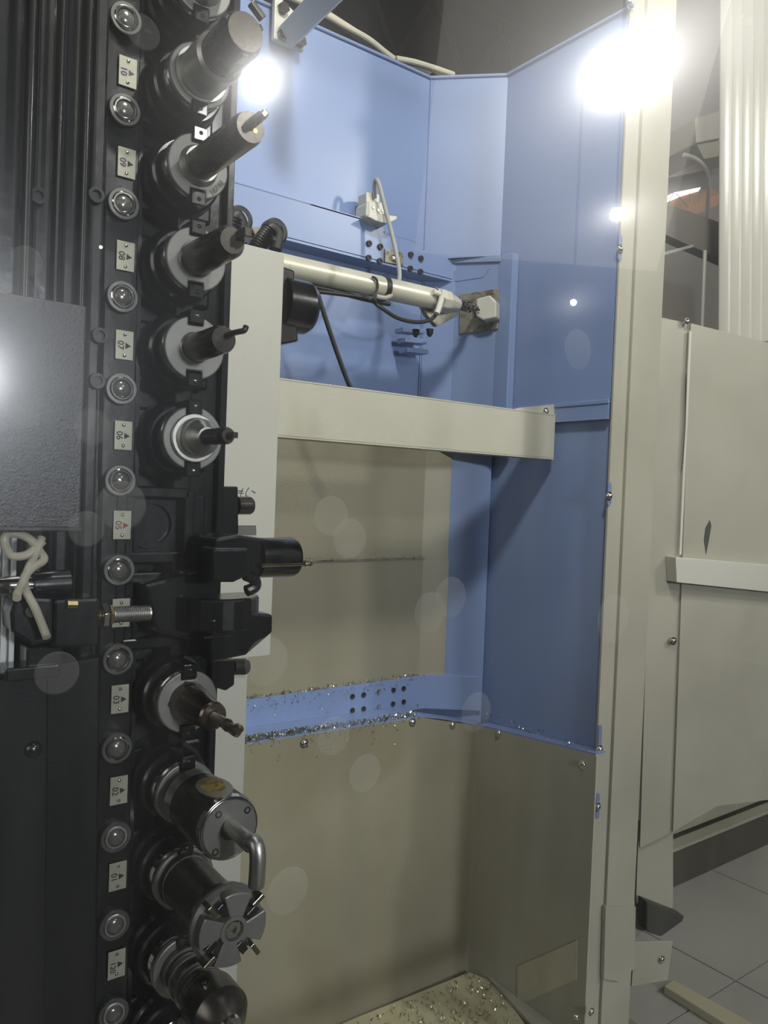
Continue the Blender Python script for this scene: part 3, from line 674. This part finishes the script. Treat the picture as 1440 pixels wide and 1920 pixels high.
t, c = holder('02', 'fat boring head with worn yellow oval sticker in row 02')
body(t, c, [(0, .0240), (.010, .0240), (.012, .0280), (.033, .0290), (.034, .0300), (.094, .0305), (.099, .0285), (.099, 0)], DARKST, 'head_body')
body(t, c, [(.012, .0285), (.030, .0295)], STEEL, 'knurled_band')
body(t, c, [(.094, .0307), (.0985, .0292), (.0992, .0270)], CHROME, 'front_bevel')
fz = c+Vector((0, -.1, 0)); body(t, c, [(.0990, .0268), (.1005, .0262), (.1005, 0)], SATIN, 'slide_face')
# flat on top with sticker
ft = MB(); nrm = Vector((-.12, 0, .993)).normalized(); tx = Vector((.993, 0, .12))
cc = c+nrm*.0299+Vector((0, -.072, 0))
pts = [cc+tx*(.0150*math.cos(2*math.pi*k/28))+Vector((0, -1, 0))*(.026*math.sin(2*math.pi*k/28)) for k in range(28)]
obj('milled_flat', MB().prism(pts, nrm*.0012), STEEL, t)
pts = [cc+tx*(.0105*math.cos(2*math.pi*k/28))+Vector((0, -1, 0))*(-.003+.017*math.sin(2*math.pi*k/28))+nrm*.0013 for k in range(28)]
obj('sticker', MB().prism(pts, nrm*.0004), YSTK, t, label='worn yellow oval sticker')
for dx, dz in ((.017, .014), (-.014, -.018), (-.012, .016)):
    P = c+Vector((dx, -.1003, dz)); obj('face_screw', MB().lathe(P, NY, [(0, .0034), (.0006, .0034), (.0006, .002), (0, .0018), (0, 0)], 12), DARKST, t)
body(t, c, [(.1003, .0100), (.1012, .0100), (.1012, 0)], RUBBER, 'bar_bore')
obj('boring_bar', MB().tube([c+Vector((0, -.098, .003)), c+Vector((0, -.118, .003)), c+Vector((.0, -.142, .002))], .0078, 18, 3), STEEL, t)
e0 = c+Vector((.0, -.146, .002)); obj('hook_tip', MB().tube([e0+Vector((-.002, .006, .002)), e0+Vector((0, -.003, .003)), e0+Vector((.001, -.007, -.006)), e0+Vector((.001, -.007, -.024)), e0+Vector((.001, -.006, -.033))], .0072, 14), STEEL, t)

t, c = holder('01', 'long holder with broad four insert face mill in row 01')
body(t, c, [(0, .0280), (.004, .0262), (.060, .0258), (.082, .0262), (.086, .0335), (.094, .0355)], DARKST, 'arbor')
body(t, c, [(.006, .0264), (.0085, .0264), (.0085, .0260)], STEEL, 'arbor_ring')
body(t, c, [(.093, .0355), (.097, .0355), (.102, .0325), (.102, .0140)], SATIN, 'face_rim')
mbf = MB()
for k in range(4):
    th = R(35)+k*math.pi/2
    pts = []
    for s in range(9):
        a = th+R(22)+s*R(50)/8; pts.append((.0335*math.cos(a), .0335*math.sin(a)))
    pts += [(.0125*math.cos(th+R(72)), .0125*math.sin(th+R(72))), (.0125*math.cos(th+R(10)), .0125*math.sin(th+R(10)))]
    lob = MB().prism([c+Vector((a, -.100, b)) for a, b in pts], (0, -.012, 0)); obj('cutter_lobe', lob, SATIN, t, bevel=.0012)
    ro = Matrix.Rotation(-th, 3, 'Y')
    P = c+Vector((.0320*math.cos(th+R(8)), -.108, .0320*math.sin(th+R(8))))
    obj('insert', MB().box(P, (.013, .014, .0045), ro), CARBIDE, t, bevel=.0006)
    obj('insert_wedge', MB().box(c+Vector((.0225*math.cos(th-R(8)), -.105, .0225*math.sin(th-R(8)))), (.012, .012, .007), ro), BLACK, t, bevel=.0008)
body(t, c, [(.100, .0135), (.1135, .0130), (.1135, .0095), (.108, .0090), (.108, 0)], SATIN, 'centre_boss')
body(t, c, [(.108, .0082), (.1115, .0078), (.1115, .0040), (.1090, .0036), (.1090, 0)], CHROME, 'centre_bolt', 6)

t, c = holder('120', 'stepped dark hydraulic chuck with thin drill in row 120')
body(t, c, [(0, .0240), (.008, .0240), (.008, .0210), (.020, .0210), (.020, .0235), (.022, .0240), (.034, .0240), (.036, .0215), (.048, .0215), (.050, .0240), (.060, .0255)], DARKST, 'chuck_body')
for a in (.008, .022, .036, .050): body(t, c, [(a, .0246), (a+.0015, .0246), (a+.0015, .022)], STEEL, 'step_ring')
body(t, c, [(.058, .0262), (.062, .0275), (.090, .0275), (.102, .020), (.110, .0100), (.110, .0050)], DARKST, 'nose_cone')
body(t, c, [(.106, .0060), (.109, .0115), (.112, .0100), (.112, .0045)], CHROME, 'collet_ring')
obj('clamp_screw', MB().lathe(c+Vector((-.010, -.075, .0255)), (-.35, 0, .93), [(0, .004), (.002, .004), (.002, .0022), (0, .002), (0, 0)], 12), CHROME, t)
drill(t, c, .110, .045, .0038)
t, c = holder('119', 'lowest tool holder cut off by the bottom edge below row 120')
body(t, c, [(0, .0230), (.02, .0225), (.022, .0205), (.070, .0200), (.070, 0)], STEEL, 'chuck_body')

# ---------------------------------------------------------------- changer arm in front of rows 05/04
ar = thing('changer_arm', 'black tool changer arm gripping a holder between rows 05 and 03', 'changer arm', UY(430, 1150, .80))
ZA = UY(480, 1040, .72).z
def pz_(px, Y): return UY(px, 1040, Y)
tp1 = [UZ(a, b, UY(470, 1005, .74).z) for a, b in ((402, 1027), (418, 1004), (452, 1001), (512, 1011), (468, 1027))]
obj('arm_block', MB().prism([UY(a, b, .735) for a, b in ((404, 1010), (447, 1003), (512, 1012), (513, 1070), (470, 1082), (404, 1090))], (0, .05, 0)), BLACK, ar, bevel=.003)
obj('arm_jaw', MB().prism([UY(a, b, .715) for a, b in ((400, 1028), (468, 1028), (470, 1078), (440, 1092), (400, 1092))], (0, .03, 0)), BLACK, ar, bevel=.003)
P = UY(505, 1045, .745)
obj('retainer_hook', MB().tube([UY(460, 1078, .73), UY(476, 1086, .73), UY(478, 1100, .73), UY(462, 1108, .73)], .006, 10), BLACK, ar)
# lower crescent jaw
pl = []
cz = UY(450, 1130, .74)
pts = []
for k in range(15):
    th = R(200)-k*R(215)/14; pts.append(Vector((cz.x-.012+.042*math.cos(th), .765+.040*math.sin(th)*-1, cz.z+.006)))
obj('crescent_jaw', MB().prism(pts, (0, 0, -.034)), BLACK, ar, bevel=.003)
obj('jaw_block', MB().prism([UY(a, b, .73) for a, b in ((396, 1160), (470, 1148), (512, 1152), (512, 1186), (462, 1229), (396, 1243))], (0, .06, 0)), BLACK, ar, bevel=.003)
obj('arm_hub', MB().lathe(UY(330, 1130, .80), NY, [(-.03, .036), (.012, .036), (.018, .032), (.018, 0)], 36), BLACK, ar)
obj('arm_web', MB().prism([UY(a, b, .775) for a, b in ((270, 1095), (410, 1062), (420, 1180), (400, 1215), (290, 1185))], (0, .03, 0)), BLACK, ar, bevel=.004)
obj('jaw_edge', MB().tube([UY(383, 1196, .728), UY(405, 1194, .727), UY(436, 1192, .728)], .0012, 6), DARKST, ar)

# holder gripped (axis along X)
hx = UY(512, 1045, .745); ax = Vector((1, 0, 0))
th_ = thing('tool_holder', 'black holder with thin drill gripped crosswise in the changer arm', 'tool holder', hx, 'tool holders in the magazine')
l1 = UY(551, 1045, .745).x-hx.x
obj('chuck_body', MB().lathe(hx, ax, [(-.02, .021), (l1*.85, .0212), (l1, .0195), (l1, 0)], 40), BLACK, th_)
d0 = UY(512, 1059, .722); d1 = UY(586, 1057, .722)
obj('drill_shank', MB().cyl(UY(490, 1060, .722), d0+(d1-d0)*.8, .0021, 12), CARBIDE, th_)
dd = MB(); n = 10; vs = []
for i in range(11):
    f = i/10
    for k in range(n):
        a = 2*math.pi*k/n; rr = .0026*(1-.4*max(0, math.cos(2*(a-f*3)))**3)*(1 if f < .9 else .5)
        p = d0+(d1-d0)*(.78+.22*f); vs.append(p+Vector((0, rr*math.cos(a), rr*math.sin(a))))
dd.add(vs, [(i*n+k, i*n+(k+1) % n, (i+1)*n+(k+1) % n, (i+1)*n+k) for i in range(10) for k in range(n)], True); dd.add(vs[-n:], [tuple(range(n))])
obj('drill_tip', dd, CARBIDE, th_)

# stops beside the magazine
for (q, kx, ky, kr, lab, m) in ((((413, 912), (447, 912), (448, 1003), (413, 1003)), 460, 948, 17, 'black stop bracket with dark chrome knob beside the upright panel', DARKST), (((407, 1236), (442, 1236), (440, 1285), (424, 1296), (405, 1290)), 452, 1250, 15, 'small black stop bracket with round knob below the changer arm', RUBBER)):
    c0 = UY(q[0][0], q[0][1], .846)
    st_ = thing('stop_bracket', lab, 'bracket', c0, 'stop brackets')
    obj('bracket_plate', MB().prism([UY(a, b, .84) for a, b in q], (0, .03, 0)), BLACK, st_, bevel=.002)
    P = UY(kx-16, ky, .86); Q = UY(kx+12, ky, .86); rr = kr*.95/1491
    obj('knob', MB().lathe(P, Q-P, [(0, rr), ((Q-P).length*.85, rr), ((Q-P).length, rr*.85), ((Q-P).length, 0)], 24), m, st_)

# motor / pulley housing behind the upright panel
mh = thing('drive_housing', 'black motor housing protruding behind the upright panel under the cylinder', 'motor housing', UY(550, 600, 1.08))
P = UY(545, 573, 1.12); obj('round_cover', MB().lathe(P+Vector((-.02, 0, 0)), (1, 0, 0), [(0, .042), (.045, .042), (.052, .038), (.052, 0)], 36), BLACK, mh)
obj('housing_block', panelY([(500, 488), (553, 507), (553, 545), (560, 640), (533, 645), (500, 648)], 1.10, .05), BLACK, mh, bevel=.003)
# corrugated hoses
for (pts, lab) in ((((430, 470), (432, 430), (441, 405), (452, 420), (450, 455)), 'black corrugated hose loop left above the upright panel'), (((478, 470), (490, 445), (508, 428), (520, 440), (516, 468)), 'black corrugated hose loop second above the upright panel')):
    P = [UY(a, b, 1.02) for a, b in pts]
    hm = MB().tube(P, .0095, 14); o = obj('flexible_hose', hm, RUBBER, loc=P[0]); tag(o, lab, 'hose', 'corrugated hoses over the upright panel')
    rg_ = MB()
    for k in range(9):
        f = .04+k*.05; a = P[0].lerp(P[2], min(1, f*2)); d = (P[2]-P[0]).normalized()
        rg_.lathe(a, d, [(-.0012, .0095), (0, .0125), (.0012, .0095)], 14)
    obj('ribs', rg_, RUBBER, o)
    c0 = P[2]+Vector((.006, 0, -.004)); obj('elbow', MB().lathe(c0, NY, [(-.008, .019), (.004, .019), (.008, .015), (.008, .010)], 24), RUBBER, o)

# ---------------------------------------------------------------- pneumatic cylinder
YC = 1.215
cy0 = UY(520, 496, YC); cy1 = UY(818, 562, YC); dv = (cy1-cy0).normalized()
pc = thing('pneumatic_cylinder', 'cream round pneumatic cylinder lying across the upper opening', 'cylinder', cy0)
LC = (cy1-cy0).length
obj('barrel', MB().lathe(cy0, dv, [(-.08, .0205), (LC, .0205)], 40), ALU, pc)
obj('end_cap', MB().lathe(cy0, dv, [(LC-.010, .0235), (LC+.026, .0235), (LC+.030, .021), (LC+.046, .016), (LC+.060, .0115), (LC+.060, 0)], 8), ALU, pc, bevel=.002)
obj('clamp_band', MB().lathe(cy0, dv, [(LC*.62, .0205), (LC*.62, .0222), (LC*.65, .0222), (LC*.65, .0205)], 30), RUBBER, pc)
r0 = cy0+dv*(LC+.06); r1 = UC(897, 578, .02)
obj('piston_rod', MB().cyl(r0, r1, .0055, 14), DARKST, pc)
gr = MB()
for k in range(46):
    f = random.random(); p = r0.lerp(r1, f); p += Vector([random.uniform(-.009, .009) for _ in range(3)])
    gr.dome(p, Vector([random.uniform(-1, 1) for _ in range(3)]).normalized(), random.uniform(.002, .005), .004, 7)
obj('grease_clump', gr, mat('wet_black_grease', (.03, .028, .02), .12, coat=1), pc, kind='stuff')
e = UY(830, 560, YC-.03)
obj('air_fitting', MB().tube([UY(812, 548, YC-.022), UY(826, 553, YC-.026), UY(826, 566, YC-.028), UY(819, 588, YC-.03)], .0058, 12), WHITEP, pc)
obj('fitting_cap', MB().lathe(UY(829, 552, YC-.024), NY, [(0, .009), (.008, .008), (.008, 0)], 8), WHITEP, pc)
obj('mount_ear', MB().prism([UY(a, b, YC+.005) for a, b in ((780, 545), (822, 540), (865, 568), (858, 592), (820, 612), (800, 590))], (0, .012, 0)), GREASE, pc, bevel=.001)

def cable(name, px, Y, r, m, lab, cat='cable', group=None):
    P = [UY(a, b, (Y[i] if isinstance(Y, (list, tuple)) else Y)) for i, (a, b) in enumerate(px)]
    return tag(obj(name, MB().tube(P, r, 10), m, loc=P[0]), lab, cat, group)
cable('air_hose', ((580, 545), (640, 552), (690, 560), (712, 575), (745, 596), (780, 604), (806, 600), (819, 588)), [YC-.002]*3+[YC-.02]*5, .0038, RUBBER, 'black air hose sagging beneath the cream cylinder to its fitting', 'hose')
cable('air_hose', ((594, 545), (608, 590), (628, 650), (646, 700), (655, 722), (663, 733)), 1.19, .0042, RUBBER, 'black air hose hanging down behind the crossbeam', 'hose')
cable('cable_tie', ((698, 519), (706, 524), (708, 540), (700, 558), (690, 562)), YC-.024, .0022, RUBBER, 'black cable tie strapped round the cream cylinder', 'strap')
cable('cable_conduit', ((548, 530), (620, 545), (690, 562), (730, 570)), YC+.002, .0048, RUBBER, 'dark line running along the underside of the cream cylinder', 'pipe')
# clamps below the cylinder
cl = thing('hose_manifold', 'small stack of blue clamps bolted to the wall below the cylinder end', 'clamp', UY(778, 640, 1.33))
for k, (a, b) in enumerate(((770, 617), (775, 636), (778, 655))):
    obj('clamp_bar', panelY([(a-14, b-4), (a+26, b), (a+26, b+9), (a-14, b+5)], 1.33, .03), BLUE, cl, bevel=.001)
for a, b in ((780, 618), (806, 617)): obj('clamp_knob', MB().lathe(UY(a, b, 1.30), (0, 0, -1), [(0, .008), (.010, .007), (.016, .003), (.016, 0)], 10), RUBBER, cl)

# ---------------------------------------------------------------- limit sensor on the wall
ls = thing('limit_switch', 'off white limit switch on the blue wall above the hood', 'switch', UY(700, 412, 1.33))
obj('switch_body', MB().prism([UY(a, b, 1.325) for a, b in ((688, 380), (694, 376), (722, 380), (727, 390), (726, 400), (700, 408), (686, 404))], (0, .04, 0)), WHITEP, ls, bevel=.003)
obj('switch_head', MB().prism([UY(a, b, 1.335) for a, b in ((687, 360), (703, 361), (712, 365), (712, 382), (687, 380))], (0, .03, 0)), WHITEP, ls, bevel=.002)
obj('switch_base', MB().prism([UY(a, b, 1.305) for a, b in ((688, 405), (714, 401), (745, 405), (744, 412), (726, 420), (705, 414))], (0, .035, 0)), WHITEP, ls, bevel=.002)
for a, b in ((700, 389), (709, 394), (717, 395)): obj('recess', MB().lathe(UY(a, b, 1.3245), NY, [(0, .003), (.0012, .003), (.0012, 0)], 10), DARKST, ls)
cable('sensor_cable', ((703, 372), (702, 348), (706, 337), (712, 350), (722, 390), (735, 440), (746, 490), (749, 520), (742, 545), (725, 558), (705, 556)), [1.33, 1.325, 1.315, 1.305, 1.295, 1.285, 1.27, 1.25, 1.22, 1.192, 1.19], .0042, CABLEG, 'grey sensor cable arching from the switch down to the cream cylinder')

# ---------------------------------------------------------------- strut bracket at top and cables on the wall top
sb = thing('strut_bracket', 'cream bracket plate with diagonal strut bolted to the blue wall top', 'bracket', UY(545, 60, 1.36))
obj('bracket_plate', panelY([(516, -15), (571, 40), (570, 96), (514, 72)], 1.358, .012), BEIGE_W, sb, bevel=.002)
p0 = UY(545, 62, 1.34); p1 = UY(640, -35, 1.10)
dv2 = (p1-p0).normalized(); sx = dv2.cross(Vector((0, 1, 0))).normalized()
rotm = Matrix((sx, dv2.cross(sx)*1.0, dv2)).transposed()
obj('strut', MB().box((p0+p1)/2, (.040, .022, (p1-p0).length+.03), rotm), BEIGE_W, sb, bevel=.002)
for a, b in ((530, 17), (529, 66), (562, 80)):
    P = UY(a, b, 1.356); obj('hex_bolt', MB().lathe(P, NY, [(0, .011), (.009, .011), (.009, 0)], 6), DARKST, sb)
for k, (dy, pts) in enumerate(((0, ((500, -22), (575, 8), (640, 45), (690, 73), (722, 98), (738, 110))), (5, ((520, -24), (590, 12), (655, 52), (700, 82), (725, 102))), (-4, ((560, -10), (600, 20), (660, 62), (702, 90), (728, 104))), (0, ((742, 110), (775, 116), (812, 127), (850, 140))), (6, ((742, 113), (775, 122), (806, 135))), (3, ((750, 112), (788, 122), (830, 138))))):
    lab = ['cream cable draped highest along the wall top behind the strut', 'cream cable second in the bundle on the wall top', 'cream cable lowest in the bundle on the wall top', 'cream cable end dipping behind the wall corner, upper one', 'cream cable end dipping behind the wall corner, lower one', 'cream cable end dipping behind the wall corner, middle one'][k]
    cable('power_cable', pts, 1.40+.012*(k % 3), .0062, CABLE, lab, 'cable', 'cream cables along the wall top')

# ================================================================== LEFT SIDE ASSEMBLY
YK = .70
bx = thing('control_cover', 'textured black box cover in front of the magazine with bright lamp sheen', 'cover', UY(70, 995, YK))
zk0 = UY(80, 996, YK).z; zk1 = UY(80, 560, YK).z; xk1 = UY(155, 880, YK).x; xk0 = UY(-60, 880, YK).x
obj('cover_shell', MB().box(((xk0+xk1)/2, YK+.03, (zk0+zk1)/2), (xk1-xk0, .06, zk1-zk0)), BLACK_T, bx, bevel=.002)
obj('bottom_lip', MB().box(((xk0+xk1)/2, YK-.001, zk0+.002), (xk1-xk0, .003, .004)), BLACK, bx, bevel=.0008)
xm0 = UY(78, 880, YK-.02).x; xm1 = UY(104, 880, YK-.02).x
# profile behind
pr = thing('slotted_profile', 'pale aluminium slotted profile standing behind the black valve block', 'profile', UY(5, 1270, .79))
xa0 = UY(-70, 1100, .79).x; xa1 = UY(25, 1100, .79).x
obj('profile_back', MB().box(((xa0+xa1)/2, .785, 1.27), (xa1-xa0, .01, .34)), mat('pale_aluminium', (.72, .73, .73), .5), pr)
for k in range(6):
    xx = xa0+(xa1-xa0)*(k+.5)/6; obj('rib', MB().box((xx, .777, 1.27), (.0045, .008, .34)), mat('pale_aluminium', (.72, .73, .73)), pr, bevel=.0008)
cr = thing('guide_rod', 'horizontal chromed rod passing behind the white tubes', 'rod', UY(0, 1100, .765))
obj('rod', MB().cyl(UY(-60, 1101, .765), UY(118, 1093, .765), .0085, 24), CHROME, cr)
obj('rod_bearing', MB().cyl(UY(60, 1097, .765), UY(128, 1093, .765), .013, 24), BLACK, cr)
vk = thing('valve_block', 'black solenoid valve block with clipped corners at the left edge', 'valve', UY(90, 1210, .735))
obj('block_left', MB().prism([UY(a, b, .73) for a, b in ((30, 1118), (44, 1112), (60, 1120), (100, 1122), (100, 1205), (60, 1212), (38, 1196), (22, 1186), (20, 1150))], (0, .04, 0)), BLACK, vk, bevel=.003)
obj('block_right', MB().box(UY(132, 1162, .75), (.040, .04, .044)), BLACK, vk, bevel=.003)
obj('brass_nut', MB().cyl(UY(125, 1133, .728), UY(144, 1133, .728), .0045, 8), BRASS, vk)
obj('steel_pin', MB().lathe(UY(56, 1145, .73), NY, [(0, .005), (.006, .005), (.006, 0)], 14), CHROME, vk)
obj('lower_foot', MB().box(UY(75, 1235, .76), (.030, .03, .028)), BLACK, vk, bevel=.002)
obj('foot_plate', MB().box(UY(55, 1256, .755), (.045, .03, .012)), BLACK, vk, bevel=.002)
for (pts, lab) in ((((80, 1015), (50, 1040), (20, 1040), (8, 1010), (25, 1000), (55, 1010), (75, 1035), (82, 1050), (60, 1065), (45, 1085), (50, 1110), (66, 1140), (82, 1180), (88, 1195)), 'cream air tube looping and ending at the valve block'), (((78, 1008), (70, 1030), (56, 1060), (44, 1090), (33, 1112), (32, 1122)), 'cream air tube dropping straight to the valve block corner')):
    YY = .715; cable('air_tube', pts, [YY-.004*(i % 2) for i in range(len(pts))], .0036, CABLE, lab, 'tube', 'cream air tubes at the valve block')
sr = thing('proximity_sensor', 'silver threaded sensor rod with hex nuts pointing at the chain', 'sensor', UY(205, 1152, .775))
YR = .762
a0 = UY(143, 1157, YR); a1 = UY(280, 1149, YR); dv3 = (a1-a0).normalized(); LR = (a1-a0).length
def fx(px): return (UY(px, 1152, YR)-a0).dot(dv3)
obj('hex_socket', MB().lathe(a0, dv3, [(0, 0), (0, .0098), (fx(167), .0098), (fx(167), 0)], 6), STEEL, sr, bevel=.0006)
obj('thread', MB().lathe(a0, dv3, [(fx(167), .006)]+[(fx(167)+i*(fx(210)-fx(167))/18, .0062 if i % 2 else .0052) for i in range(19)], 20), BRASS, sr)
obj('lock_nut', MB().lathe(a0, dv3, [(fx(189), 0), (fx(189), .0125), (fx(200), .0125), (fx(200), 0)], 6), CHROME, sr, bevel=.0006)
obj('rear_nut', MB().lathe(a0, dv3, [(fx(204), 0), (fx(204), .0105), (fx(209), .0105), (fx(209), 0)], 6), BRASS, sr)
obj('sensor_barrel', MB().lathe(a0, dv3, [(fx(211), 0), (fx(211), .0078)]+[(fx(211)+i*(LR-fx(211))/40, .0078 if i % 2 else .0075) for i in range(1, 40)]+[(LR, .0078), (LR, 0)], 24), STEEL, sr)
# bottom-left large cover
lc = thing('lower_cover', 'large black lower cover at the bottom corner beside the chain', 'cover', UY(60, 1900, .76))
YV = .762
obj('cover_sheet', MB().prism([UY(a, b, YV) for a, b in ((-80, 1278), (92, 1256), (85, 2050), (-80, 2050))], (0, .02, 0)), BLACK_M, lc, bevel=.002)
obj('cover_step', MB().prism([UY(a, b, YV+.014) for a, b in ((80, 1250), (188, 1232), (178, 2050), (80, 2050))], (0, .02, 0)), BLACK_M, lc, bevel=.002)
obj('cap_bolt', MB().dome(UY(62, 1405, YV), NY, .008, .006, 12), BLACK, lc)

# ================================================================== RIGHT BACKGROUND beyond the post
# corrugated curtain, duct, pipe, roof glimpse
rc = thing('ribbed_curtain', 'translucent ribbed cream strip curtain hanging at the upper right', 'curtain', UH(1390, 600, -.4))
def UB(px, py, off=-.25): return UH(px, py, off)
for k in range(9):
    a = 1352+k*20
    P = UB(a, -60); Q = UB(a-4, 640)
    w2_ = (UB(a+20, 300)-UB(a, 300)).length
    pts = [P+HD*(w2_*s)+HN*(.016*math.sin(math.pi*s)) for s in (0, .2, .4, .6, .8, 1)]
    pts += [p-HN*.003 for p in pts[::-1]]
    obj('strip', MB().prism(pts, Q-P, True), PVC, rc)
dt = thing('air_duct', 'beige rectangular duct crossing high at the right edge', 'duct', UB(1380, 230, -.6))
q_ = [UP(a, b, H0-HN*.6, HN) for a, b in ((1303, 222), (1520, 150), (1520, 225), (1305, 268))]
obj('duct_side', MB().prism(q_, -HN*.2), BEIGE, dt, bevel=.002)
q_ = [UP(a, b, H0-HN*.62, HN) for a, b in ((1305, 268), (1520, 225), (1520, 258), (1320, 298))]
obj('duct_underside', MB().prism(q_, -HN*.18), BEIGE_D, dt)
pp = [UP(a, b, H0-HN*.5, HN) for a, b in ((1282, 290), (1305, 298), (1322, 315), (1329, 340), (1328, 380), (1326, 420))]
tag(obj('curved_pipe', MB().tube(pp, .006, 12), BEIGE_W, loc=pp[-1]), 'thin pale pipe bending down below the beige duct', 'pipe')
bg = struct('wall_side_far', UP(1340, 600, H0-HN*1.0, HN))
obj('wall_sheet', MB().prism([UP(a, b, H0-HN*1.0, HN) for a, b in ((1200, -200), (1700, -200), (1700, 700), (1200, 700))], -HN*.02), mat('taupe_hall_wall', (.20, .185, .165), .7, noise=.1, nscale=2), bg)
sk = struct('window_3', UP(1290, 380, H0-HN*.98, HN))
obj('pane', MB().prism([UP(a, b, H0-HN*.985, HN) for a, b in ((1240, 373), (1262, 362), (1312, 352), (1310, 358), (1276, 368), (1248, 380))], HN*.004), SKYL, sk)
obj('terracotta_soffit', MB().prism([UP(a, b, H0-HN*.99, HN) for a, b in ((1246, 382), (1276, 366), (1330, 352), (1350, 366), (1345, 385), (1300, 405))], HN*.004), TERRA, sk)
for a, b, c_, d_ in ((1262, 362, 1254, 380), (1268, 363, 1290, 388), (1293, 362, 1293, 380), (1311, 356, 1310, 380), (1330, 368, 1345, 362)):
    obj('truss_bar', MB().cyl(UP(a, b, H0-HN*.97, HN), UP(c_, d_, H0-HN*.97, HN), .0016, 6), mat('truss_grey', (.2, .19, .17), .6), sk)
br = thing('brace_beam', 'taupe diagonal beam sloping down to the right behind the curtain', 'beam', UP(1400, 460, H0-HN*.4, HN))
obj('beam_face', MB().prism([UP(a, b, H0-HN*.42, HN) for a, b in ((1225, 372), (1520, 478), (1520, 560), (1225, 430))], -HN*.04), mat('taupe_beam', (.26, .245, .21), .5, noise=.08), br, bevel=.001)
obj('beam_foot_rail', MB().prism([UP(a, b, H0-HN*.40, HN) for a, b in ((1240, 474), (1300, 458), (1300, 463), (1240, 480))], -HN*.01), BEIGE_W, br)
tag(obj('conduit', MB().cyl(UP(1322, 470, H0-HN*.35, HN), UP(1316, 625, H0-HN*.35, HN), .0055, 12), BEIGE_W, loc=UP(1316, 625, H0-HN*.35, HN)), 'thin pale upright conduit above the hinged panel', 'pipe')

# skirting and floor bar at lower right
tb_ = struct('baseboard_right', UZ(1300, 1680, 0))
p = UZ(1232, 1682, 0); q = Vector((p.x+1.6, p.y, 0))
obj('skirting', MB().box((p.x+.7, p.y+.02, .075), (1.6, .03, .15)), mat('dark_skirting', (.07, .065, .052), .5), tb_)
obj('skirting_cap', MB().box((p.x+.7, p.y+.012, .155), (1.6, .05, .012)), BEIGE, tb_)
fb = [UZ(a, b, .03) for a, b in ((1245, 1848), (1262, 1836), (1425, 1925), (1385, 1935))]
tag(obj('floor_bar', MB().prism(fb, (0, 0, -.025)), mat('cream_floor_bar', (.58, .54, .36), .5), loc=fb[0], bevel=.003), 'pale yellow bar lying on the floor tiles at lower right', 'bar')
mbx = struct('trim_1', UZ(1340, 1600, .2))
obj('bench_base', MB().box((p.x+.9, p.y+.3, .42), (1.8, .5, .5)), BEIGE, mbx)

# ================================================================== CHIPS
def chips(name, pts_fn, n, parent, lab=None, s=1.0):
    mb = MB()
    for _ in range(n):
        P = pts_fn(); a = Vector([random.uniform(-1, 1) for _ in range(3)]).normalized(); b = a.orthogonal().normalized(); l = random.uniform(.002, .006)*s
        w_ = l*.25; c_ = a.cross(b)
        k = [P-a*l+c_*w_*.3, P+b*w_*1.5, P+a*l-c_*w_*.3]
        vs = [k[0]-b*w_, k[0]+b*w_, k[1]+c_*w_+b*w_*.6, k[1]-c_*w_+b*w_*.6, k[2]]
        mb.add(vs, [(0, 1, 2, 3), (3, 2, 4)])
    return obj(name, mb, CHIP, parent, kind='stuff')
def onseg(a, b, Y, jy, dz=.003):
    def f():
        t = random.random()**1.4; p = a.lerp(b, t); return p+Vector((0, random.uniform(0, jy), random.uniform(0, dz)))
    return f
chips('shavings', onseg(Vector((UY(463, 1325, 1.335).x, 1.338, zc1+.002)), Vector((xch, 1.338, zc1+.002)), 0, .03, .005), 520, ch)
chips('shavings', onseg(tp[1]+Vector((0, 0, .003)), tp[2]+Vector((0, 0, .003)), 0, .02, .006), 700, wl)
chips('side_shavings', lambda: Vector((XL+random.uniform(0, .02), random.uniform(yend, YL), tp[-1].z+(s2.z-tp[-1].z)*.9+random.uniform(.002, .004))), 60, wl)
def faceY():
    t = random.random()**2; p = tp[1].lerp(tp[2], random.random()); return Vector((p.x, YL-.001, p.z-random.random()**3*.05))
chips('stuck_shavings', faceY, 120, wl, s=.7)
def chf():
    return Vector((random.uniform(UY(463, 1330, 1.334).x, xch), 1.3335, random.uniform(zc0, zc1) if random.random() < .3 else zc1-random.random()**2*.02))
chips('stuck_shavings', chf, 160, ch, s=.7)
def inpan():
    while True:
        a = random.uniform(640, 1090); b = random.uniform(1815, 1990)
        P = UZ(a, b, zpan-.010)
        if b > 1822+abs(a-885)*.45: return P+Vector((0, 0, random.uniform(0, .004)))
chips('shavings', inpan, 650, pan, s=1.3)
def seam():
    return Vector((random.uniform(.55, xf+.05), YI-.009, zsm+.007+random.uniform(-.002, .003)))
chips('seam_dirt', seam, 70, ip, s=.6)
